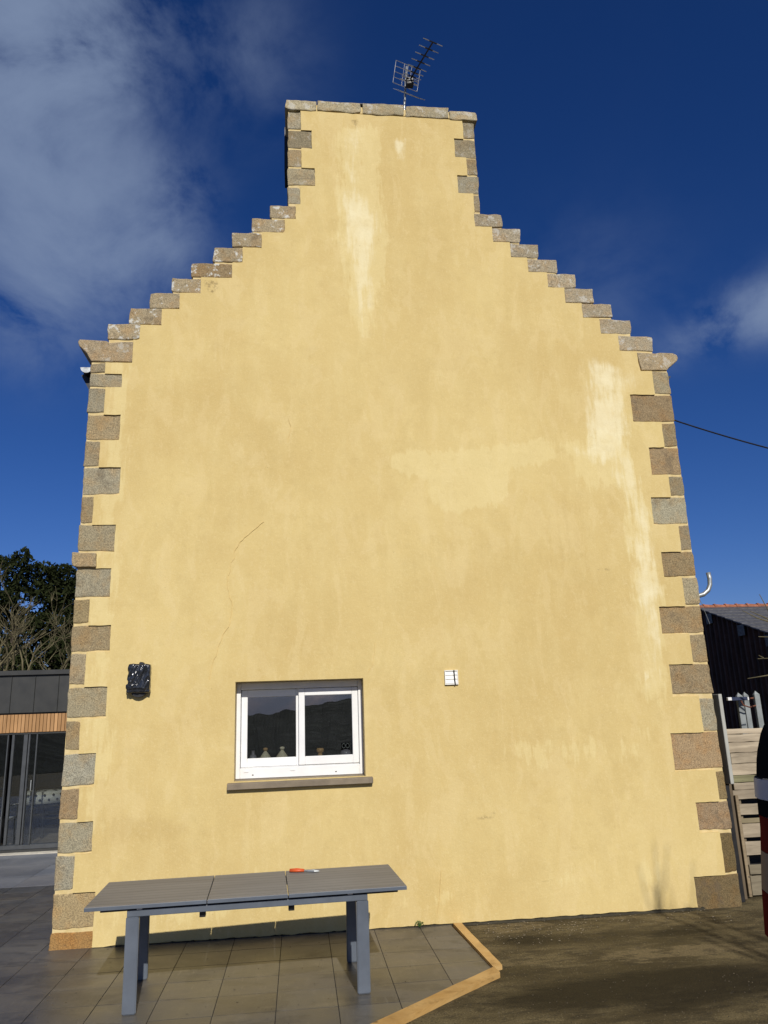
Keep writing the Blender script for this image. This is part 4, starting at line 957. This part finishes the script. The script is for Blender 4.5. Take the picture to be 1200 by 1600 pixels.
# bare shrub whose twigs reach in from the right
sh = thing('bare_shrub', 'thin bare twigs reaching in front of the dark barn at the right edge', 'shrub', (6.6, 1.2, 0))
bm = bmesh.new(); r5 = random.Random(5)
tw = [((-.825, 0, 2.762), (-.30, .05, 2.74)), ((-.88, 0, 2.488), (-.25, .05, 2.50)), ((-1.055, 0, 2.250), (-.75, 0, 2.285), (-.2, .05, 2.25)), ((-.985, 0, 3.095), (-.80, 0, 2.995), (-.62, 0, 2.935), (-.2, .05, 2.80)), ((-.88, 0, 3.085), (-.74, 0, 3.02), (-.60, 0, 2.95)), ((-.86, 0, 2.53), (-.80, 0, 2.495)), ((-.72, 0, 3.30), (-.62, 0, 3.05), (-.2, 0, 2.7))]
for w_ in tw: tube(bm, w_, [.004 + .004 * i for i in range(len(w_))], 5)
for k in range(14):
    a = r5.uniform(-.1, .9); tube(bm, [(0, 0, r5.uniform(.5, 1.6)), (a * .4, r5.uniform(-.3, .3), 2.2), (a, r5.uniform(-.5, .5), r5.uniform(2.4, 3.3))], [.014, .009, .004], 5)
obj('twigs', bm, 'bark', sh)
tb('stem', [(0, 0, 0), (.02, 0, 1), (-.2, .03, 2.0), (-.22, .05, 2.85)], [.03, .024, .016, .010], 'bark', sh, 7)

# ------------------------------------------------------------------ barn
bn = thing('barn', 'dark corrugated barn under a slate roof with orange ridge tiles', 'barn', (13.12, 16, 0))
def verge(y): return 5.02 - (16 - y) * 0.327      # height of the gable wall under the verge
bm = bmesh.new(); pr = None; n = 0; y = 16.0; pitch = 0.26
ys = []
while y > 5.0:
    for fr, dx in ((0, 0), (.18, -.055), (.5, -.062), (.68, 0)): ys.append((y - fr * pitch, dx))
    y -= pitch
for yy, dx in ys:
    a = bm.verts.new((dx, yy - 16, -.05)); b = bm.verts.new((dx, yy - 16, verge(yy)))
    if pr: bm.faces.new((pr[0], a, b, pr[1]))
    pr = (a, b)
obj('corrugated_wall', bm, 'barn', bn)
for y_ in (15.3, 13.6, 12.3, 11.0):
    bm = bmesh.new(); box(bm, -.10, -.064, y_ - 16.18, y_ - 15.82, verge(y_) - .34, verge(y_) - .02); obj('air_gap', bm, 'black_plastic', bn)
bm = bmesh.new(); N = 26
for k in range(N):
    ya = 16 - 11 * k / N; yb = 16 - 11 * (k + 1) / N - .02
    za = 5.07 - (16 - ya) * .327; zb = 5.07 - (16 - yb) * .327
    vs = [bm.verts.new(p) for p in ((-.14, ya - 16, za), (16, ya - 16, za), (16, yb - 16, zb + .018), (-.14, yb - 16, zb + .018), (-.14, ya - 16, za - .035), (16, ya - 16, za - .035), (16, yb - 16, zb - .02), (-.14, yb - 16, zb - .02))]
    for q in ((0, 1, 2, 3), (4, 5, 6, 7), (0, 1, 5, 4), (2, 3, 7, 6), (0, 3, 7, 4), (1, 2, 6, 5)): bm.faces.new([vs[i] for i in q])
obj('roof', bm, 'slate', bn)
bm = bmesh.new()
for k in range(44):
    x = -.2 + k * .38; tube(bm, [(x, .0, 5.075), (x + .33, .0, 5.06), (x + .36, .0, 5.075), (x + .40, 0, 5.085)], [.085, .078, .10, .10], 10)
obj('ridge_tiles', bm, 'clay', bn)
bm = bmesh.new(); box(bm, 0, 16, .02, .2, -.05, 5.0); obj('rear_wall', bm, 'barn', bn)

# ------------------------------------------------------------------ modern extension
EY = 6.10
ex = thing('extension', 'low modern flat roofed extension with dark fascia, timber cladding and glass doors', 'building', (-4.6, EY, 0))
def ep(name, x0, x1, y0, y1, z0, z1, mat, par=ex, bev=.003, color=None):
    bm = bmesh.new(); box(bm, x0 + 4.6, x1 + 4.6, y0 - EY, y1 - EY, z0, z1, bev); return obj(name, bm, mat, par, color=color)
EXL, EXR = -8.6, -2.31
x = EXR
ks = [-4.12, -4.52, -4.91]
seams = [EXL + .2, -7.7, -7.3, -6.9, -6.5, -6.1, -5.70, -5.30, -4.905, -4.515, -4.125, -3.735, -3.345, -2.955, -2.565, EXR]
for a, b in zip(seams, seams[1:]): ep('fascia_panel', a + .004, b - .004, EY - .012, EY + .03, 2.215, 2.840, 'anthracite')
for a in seams[1:-1]: ep('fascia_seam', a - .003, a + .003, EY - .026, EY - .0125, 2.215, 2.840, 'anthracite', ex, .001)
ep('roof_trim', EXL - .05, EXR, EY - .06, EY + 5.6, 2.846, 2.925, 'anthracite')
ep('fascia_backing', EXL, EXR, EY + .031, EY + .2, 1.86, 2.845, 'black_plastic')
x = EXL + .1; r6 = random.Random(2)
while x < EXR - .05:
    w_ = .052; t_ = r6.uniform(.86, 1.12)
    ep('cladding_board', x, x + w_, EY - .004 + r6.uniform(-.002, .002), EY + .030, 1.893 + r6.uniform(-.003, .003), 2.19, 'clad_wood', ex, .003, (t_, t_ * .98, t_ * .94)); x += .0595
ep('door_threshold', EXL, EXR, EY - .02, EY + .16, 0.05, 0.115, 'anthracite_frame'); ep('step_base', EXL, EXR, EY - .05, EY + .10, -0.01, 0.048, 'anthracite')  # threshold and the dark base strip below it
st_ = ep('concrete_strip', EXL, EXR, 5.83, EY - .055, -0.01, 0.012, 'concrete_strip')
def frame(x0, x1, y0=EY + .02, y1=EY + .09, mat='anthracite_frame'): return ep('door_frame', x0, x1, y0, y1, .116, 1.86, mat)
for a, b in ((-4.905, -4.885), (-4.830, -4.790), (-4.640, -4.575), (-4.560, -4.535), (-4.435, -4.415), (-3.6, -3.53), (-2.45, -2.36), (-5.7, -5.62), (-6.8, -6.72), (-7.9, -7.82)): frame(a, b)
ep('door_frame', EXL, EXR, EY + .015, EY + .10, 1.8605, 1.890, 'anthracite')
for a, b in ((-4.789, -4.641), (-4.534, -4.436), (-4.414, -3.601), (-3.529, -2.451), (-5.619, -4.906), (-6.719, -5.701), (-7.819, -6.801)): ep('door_pane', a, b, EY + .05, EY + .056, .117, 1.860, 'glass', ex, 0)
ep('door_handle', -4.47, -4.455, EY + .0, EY + .02, .95, 1.12, 'galv')
ep('side_wall', EXL, EXL + .25, EY + .201, EY + 5.5, -.01, 2.845, 'anthracite'); ep('rear_wall', EXL, EXR + .2, EY + 5.3, EY + 5.5, -.01, 2.845, 'room')
ep('floor', EXL, EXR, EY + .161, EY + 5.3, 0.0, .06, 'sill'); ep('ceiling', EXL, EXR, EY + .201, EY + 5.3, 2.4, 2.42, 'room')
ep('inner_wall', -5.2, -2.3, EY + 3.0, EY + 3.1, .06, 2.4, 'room')
# inside : round table with spotted white cloth, black armchair, orange toy
it = thing('dining_table', 'table under a white cloth with dark spots behind the glass doors', 'table', (-4.60, 7.35, .06))
bm = bmesh.new(); lathe(bm, [(.03, .0), (.03, .72)], (0, 0, 0), 12); obj('pedestal', bm, 'black_plastic', it)
bm = bmesh.new(); lathe(bm, [(.40, .60), (.385, .70), (.38, .785), (.37, .795), (.01, .80)], (0, 0, 0), 30); tc_ = obj('cloth', bm, 'cloth', it, True)
for k in range(17):
    a = r6.uniform(0, 6.28); rr = r6.uniform(.0, .33); bm = bmesh.new(); lathe(bm, [(.028, .0), (.026, .004)], (math.cos(a) * rr, math.sin(a) * rr, .800), 8); obj('spot', bm, 'black_plastic', tc_)
for k in range(12):
    a = -2.6 + k * .19; bm = bmesh.new(); q = bmesh.ops.create_icosphere(bm, subdivisions=1, radius=.026); bmesh.ops.translate(bm, vec=(math.cos(a) * .388, math.sin(a) * .388, .66 + .08 * (k % 2)), verts=q['verts']); obj('spot', bm, 'black_plastic', tc_)
ac = thing('armchair', 'black armchair inside the glass doors', 'armchair', (-4.95, 6.85, .06))
for nm_, a in (('seat', (-.22, .25, -.2, .25, .1, .42)), ('backrest', (-.22, .25, .251, .36, .1, .72)), ('armrest', (-.30, -.221, -.2, .25, .1, .55)), ('armrest', (.251, .32, -.2, .25, .1, .55))):
    bm = bmesh.new(); box(bm, *a, .03, 3); obj(nm_, bm, 'car_black', ac)
ot = thing('orange_toy', 'small orange toy on the floor just inside the glass doors', 'toy', (-4.52, 6.30, .062))
bm = bmesh.new(); q = bmesh.ops.create_uvsphere(bm, u_segments=14, v_segments=8, radius=.032)['verts']; bmesh.ops.translate(bm, vec=(-.06, 0, .032), verts=q); obj('ball_end', bm, 'orange', ot, True)
tb('bar', [(-.04, 0, .026), (.055, 0, .024)], .018, 'orange', ot, 8)
bm = bmesh.new(); q = bmesh.ops.create_uvsphere(bm, u_segments=14, v_segments=8, radius=.026)['verts']; bmesh.ops.translate(bm, vec=(.07, 0, .026), verts=q); obj('ball_end', bm, 'orange', ot, True)
# white garden chair at the left edge
wc = thing('garden_chair', 'white metal garden chair at the left edge in front of the glass doors', 'chair', (-5.13, 5.55, .006))
for x_, y_ in ((-.2, -.2), (.2, -.2), (-.2, .2), (.2, .2)): tb('leg', [(x_, y_, 0), (x_ * .9, y_ * .9, .45)], .012, 'chair_white', wc, 8)
bm = bmesh.new(); box(bm, -.21, .21, -.21, .21, .451, .475, .008, 2); obj('seat', bm, 'chair_white', wc)
bm = bmesh.new(); tube(bm, [(-.19, .2, .476), (-.19, .24, .9), (-.12, .25, .97), (.12, .25, .97), (.19, .24, .9), (.19, .2, .476)], .012, 8)
for x_ in (-.1, 0, .1): tube(bm, [(x_, .205, .48), (x_, .245, .96)], .008, 6)
obj('backrest', bm, 'chair_white', wc)
for s in (-1, 1): tb('armrest', [(s * .2, .21, .68), (s * .23, -.15, .68), (s * .2, -.2, .46)], .011, 'chair_white', wc, 7)

# ------------------------------------------------------------------ trees on the left
def leafcloud(name, clumps, parent, mat, seed, size=.12, per=260):
    rg = np.random.default_rng(seed); vs = []; k = 0
    A = []
    for cx, cy, cz, r in clumps:
        n = int(per * (r / .8) ** 2)
        d = rg.normal(size=(n, 3)); d /= np.linalg.norm(d, axis=1)[:, None]
        rad = r * rg.uniform(.35, 1.08, n) ** .6
        c = np.array([cx, cy, cz]) + d * rad[:, None] * np.array([1, 1, .8])
        u = rg.normal(size=(n, 3)); u /= np.linalg.norm(u, axis=1)[:, None]; w = np.cross(u, rg.normal(size=(n, 3))); w /= np.linalg.norm(w, axis=1)[:, None]
        s = size * rg.uniform(.5, 1.4, n)[:, None]
        A.append(np.stack([c - u * s, c + w * s * .45, c + u * s, c - w * s * .45], 1).reshape(-1, 3))
    V = np.concatenate(A); n = len(V) // 4
    me = bpy.data.meshes.new(name); me.from_pydata(V.tolist(), [], (np.arange(n * 4).reshape(-1, 4)).tolist())
    return link(name, me, mat, parent)
def evergreen(x, y, h, w, seed, label, zb=1.2):
    t_ = thing('evergreen_tree', label, 'tree', (x, y, 0), 'dark evergreen trees behind the extension'); r_ = random.Random(seed)
    tb('trunk', [(0, 0, 0), (.1, 0, h * .5), (0, 0, h * .92)], [.22, .15, .04], 'bark_dark', t_, 8)
    cl = []
    for k in range(46):
        z = zb + (h - zb) * (k / 46) ** .9; rr = w * (1 - .55 * (z / h) ** 2.4) * r_.uniform(.15, 1.0); a = r_.uniform(0, 6.28)
        cl.append((math.cos(a) * rr, math.sin(a) * rr, z, r_.uniform(.34, .78)))
    for k in range(6): cl.append((r_.uniform(-w * .6, w * .6), r_.uniform(-.4, .4), h + r_.uniform(-.5, .25), r_.uniform(.16, .32)))
    leafcloud('crown', cl, t_, 'leaf_dark', seed, .11, 330); return t_
evergreen(-14.4, 26.0, 9.0, 1.6, 21, 'dark evergreen tree at the left edge above the flat roof', 3.0)
evergreen(-12.2, 26.6, 9.25, 1.45, 22, 'dark evergreen tree with the highest pointed top above the flat roof', 3.0)
evergreen(-10.7, 27.2, 8.9, 1.25, 23, 'dark evergreen tree beside the house corner behind bare branches', 3.0)
evergreen(-9.2, 26.0, 7.9, 1.4, 24, 'dark evergreen tree half hidden by the house corner', 3.4)
evergreen(-16.6, 27.0, 8.8, 1.8, 25, 'dark evergreen tree farthest to the left', 2.0)
def bare(x, y, h, seed, label, lean=0, r0=.13):
    t_ = thing('bare_tree', label, 'tree', (x, y, 0), 'bare winter trees behind the extension'); r_ = random.Random(seed)
    bm = bmesh.new(); top = h * .48
    tube(bm, [(0, 0, 0), (lean * .3, .05, top * .5), (lean, 0, top)], [r0 * 1.3, r0 * 1.05, r0 * .85], 8); obj('trunk', bm, 'bark', t_, smooth=True)
    bm = bmesh.new()
    def grow(p, d, L, r, dep):
        pts = [p]; rad = [r]; n = 4; q = p.copy(); dd_ = d.copy()
        for i in range(n):
            dd_ = (dd_ + Vector((r_.uniform(-.22, .22), r_.uniform(-.22, .22), r_.uniform(-.10, .16)))).normalized()
            q = q + dd_ * L / n; pts.append(q.copy()); rad.append(r * (1 - .45 * (i + 1) / n))
        tube(bm, pts, rad, 5 if dep > 1 else 4, False)
        if dep == 0: return
        for k in range(r_.choice((2, 3, 3))):
            i = r_.choice((2, 3, 4, 4)); a = r_.uniform(0, 6.28)
            nd = (dd_ + Vector((math.cos(a), math.sin(a), r_.uniform(-.15, .4))) * r_.uniform(.45, .85)).normalized()
            grow(pts[i], nd, L * r_.uniform(.58, .82), max(rad[i] * .70, .008), dep - 1)
    for k in range(3):
        a = k * 2.1 + r_.uniform(-.4, .4)
        grow(Vector((lean, 0, top * r_.uniform(.7, 1.0))), Vector((math.cos(a) * .6, math.sin(a) * .6, .95)).normalized(), h * .25, r0 * .60, 4)
    obj('branches', bm, 'bark', t_); return t_
bare(-8.75, 17.6, 6.3, 31, 'bare tree rising just left of the middle of the roof strip', -.15)
bare(-7.85, 18.2, 6.1, 42, 'bare tree nearest the house corner', .15)
bare(-10.3, 18.6, 6.5, 53, 'bare tree at the left edge of the picture', .0)

# two slim bare saplings behind the photographer: their tips shade the foot of the wall
r9 = random.Random(19)
for k_, (x_, y_, h_, lab) in enumerate(((4.42, -7.6, 5.58, 'slim bare sapling, the taller of two behind the photographer'), (4.74, -7.7, 5.45, 'slim bare sapling, the shorter of two behind the photographer'))):
    t_ = thing('sapling', lab, 'tree', (x_, y_, 0), 'bare saplings behind the photographer')
    tb('stem', [(0, 0, 0), (.03, 0, 2), (0, 0, h_ - .3)], [.05, .035, .012], 'bark', t_, 7)
    bm = bmesh.new()
    for q_ in range(46):
        z_ = r9.uniform(2.2, h_ - .5); a = r9.uniform(0, 6.28); l_ = r9.uniform(.4, .8)
        tube(bm, [(0, 0, z_), (math.cos(a) * .13, math.sin(a) * .13, z_ + l_ * .4), (math.cos(a) * .20, math.sin(a) * .20, min(h_, z_ + l_))], [.010, .007, .004], 4)
    obj('branches', bm, 'bark', t_)

# ------------------------------------------------------------------ van beside the photographer
vn = thing('parked_van', 'van with tall red and clear tail lamp and silver belt trim at the right edge', 'van', (2.048, -8.19, 0))
VX, VYR, VYF, VH, HWD = 3.25, -4.0, -8.35, 1.93, 0.93
def sect(y, inset, zlo, zhi, rtop=.22, bw=1.0):
    hw_ = (HWD - inset) * bw; pts = []
    prof = [(0, zlo), (0, .45), (0, .75), (0, 1.335), (.015, 1.504), (.035, 1.642), (.043, 1.758), (.054, 1.82), (.08, 1.888), (.125, 1.923), (.20, 1.95), (.40, 1.965)]
    for a, z in prof: pts.append((hw_ - a, z - (1.93 - zhi) * (1 if z > 1.6 else 0)))
    pts = pts + [(-a, b) for a, b in pts[::-1]]
    return [Vector((a, y + 6.2, b)) for a, b in pts]
bm = bmesh.new(); rings = []
for y_, ins, zh in ((VYR, .10, 1.86), (VYR - .03, .045, 1.90), (VYR - .08, .012, 1.925), (VYR - .16, 0, 1.93), (-5.2, 0, 1.95), (-6.4, 0, 1.95), (-7.0, .0, 1.90)):
    rings.append([bm.verts.new(p) for p in sect(y_, ins, .30, zh)])
for y_, ins, zh in ((-7.35, .01, 1.55), (-7.7, .02, 1.22), (-8.15, .06, 1.08), (VYF, .16, .92)):
    ps = sect(y_, ins, .30, 1.93)
    rings.append([bm.verts.new(Vector((p.x, p.y, min(p.z, zh - (.0 if abs(p.x) < .6 else .05))))) for p in ps])
for a, b in zip(rings, rings[1:]):
    m_ = len(a)
    for k in range(m_): bm.faces.new((a[k], a[(k + 1) % m_], b[(k + 1) % m_], b[k]))
bm.faces.new(rings[0]); bm.faces.new(rings[-1][::-1])
obj('body', bm, 'car_paint', vn, smooth=False)
# band following the rear left corner: list of (x, y) around the corner, offset outward
def band(name, z0, z1, mat, off, ya=-4.62, face=.30, shr=0.0, par=None, z0w=1.0):
    bm = bmesh.new(); prev = None
    path = [(-HWD - off, ya)] + [(-HWD - off, -4.18), (-HWD - off + .004, -4.10), (-HWD + .018 - off * .8, -4.05), (-HWD + .05 - off * .5, -4.005 + off * .6), (-HWD + .11, -3.997 + off), (-HWD + .11 + face, -3.995 + off)]
    N = 8
    for x_, y_ in path:
        col = []
        for i in range(N + 1):
            z = z0 + (z1 - z0) * i / N
            ins_ = float(np.interp(z, (.3, 1.335, 1.504, 1.642, 1.758, 1.82, 1.888, 1.923, 1.95), (0, 0, .015, .035, .043, .054, .08, .125, .20)))
            col.append(bm.verts.new((x_ + ins_, y_ + 6.2, z)))
        if prev:
            for i in range(N): bm.faces.new((prev[i], col[i], col[i + 1], prev[i + 1]))
        prev = col
    return obj(name, bm, mat, par or vn, smooth=True)
band('rear_side_window', 1.767, 1.935, 'car_black', .005, -6.9, .25)
band('belt_trim', 1.717, 1.765, 'car_trim', .014, -6.9, 1.2)
band('pillar_cover', 1.676, 1.715, 'car_black', .008, -4.5, .10)
tl = band('tail_lamp', 1.592, 1.674, 'lamp_red', .006, -4.20, .06)
band('reversing_lens', 1.502, 1.591, 'lamp_clear', .006, -4.20, .06, par=tl); band('brake_lens', 1.40, 1.501, 'lamp_red', .006, -4.20, .06, par=tl)
bm = bmesh.new(); box(bm, -.90, .90, 2.20, 2.32, .32, .68, .04, 3); obj('rear_bumper', bm, 'car_black', vn)
bm = bmesh.new(); box(bm, -.88, .88, -2.24, -2.10, .28, .60, .04, 3); obj('front_bumper', bm, 'car_black', vn)
bm = bmesh.new(); vs = [bm.verts.new(p) for p in ((-.78, -.86, 1.88), (.78, -.86, 1.88), (.80, -1.14, 1.56), (-.80, -1.14, 1.56))]; bmesh.ops.translate(bm, vec=(0, -.012, .012), verts=vs); bm.faces.new(vs); obj('windscreen', bm, 'car_glass', vn)
bx('rear_window', -.62, .62, 2.205, 2.212, 1.20, 1.72, 'car_glass', vn, .002)
def wheel(x, y, s):
    bm = bmesh.new(); lathe(bm, [(.18, -.09), (.29, -.10), (.315, -.07), (.32, 0), (.315, .07), (.29, .10), (.18, .09)], (0, 0, 0), 28)
    rot = Matrix.Translation((x, y, .322)) @ Matrix.Rotation(R(90), 4, 'Y'); bmesh.ops.transform(bm, matrix=rot, verts=bm.verts[:]); w_ = obj('wheel', bm, 'tyre', vn, True)
    bm = bmesh.new(); lathe(bm, [(.175, -.095), (.17, -.101), (.05, -.096), (.05, .096), (.17, .101), (.175, .095)], (0, 0, 0), 24); bmesh.ops.transform(bm, matrix=rot, verts=bm.verts[:]); obj('rim', bm, 'galv', w_)
for x in (-.86, .86):
    for y in (1.45, -1.40): wheel(x, y, 1)
for s in (-1, 1): bm = bmesh.new(); box(bm, s * 1.04 - .09, s * 1.04 + .09, -1.05, -.97, 1.25, 1.42, .02, 2); obj('mirror', bm, 'car_black', vn)
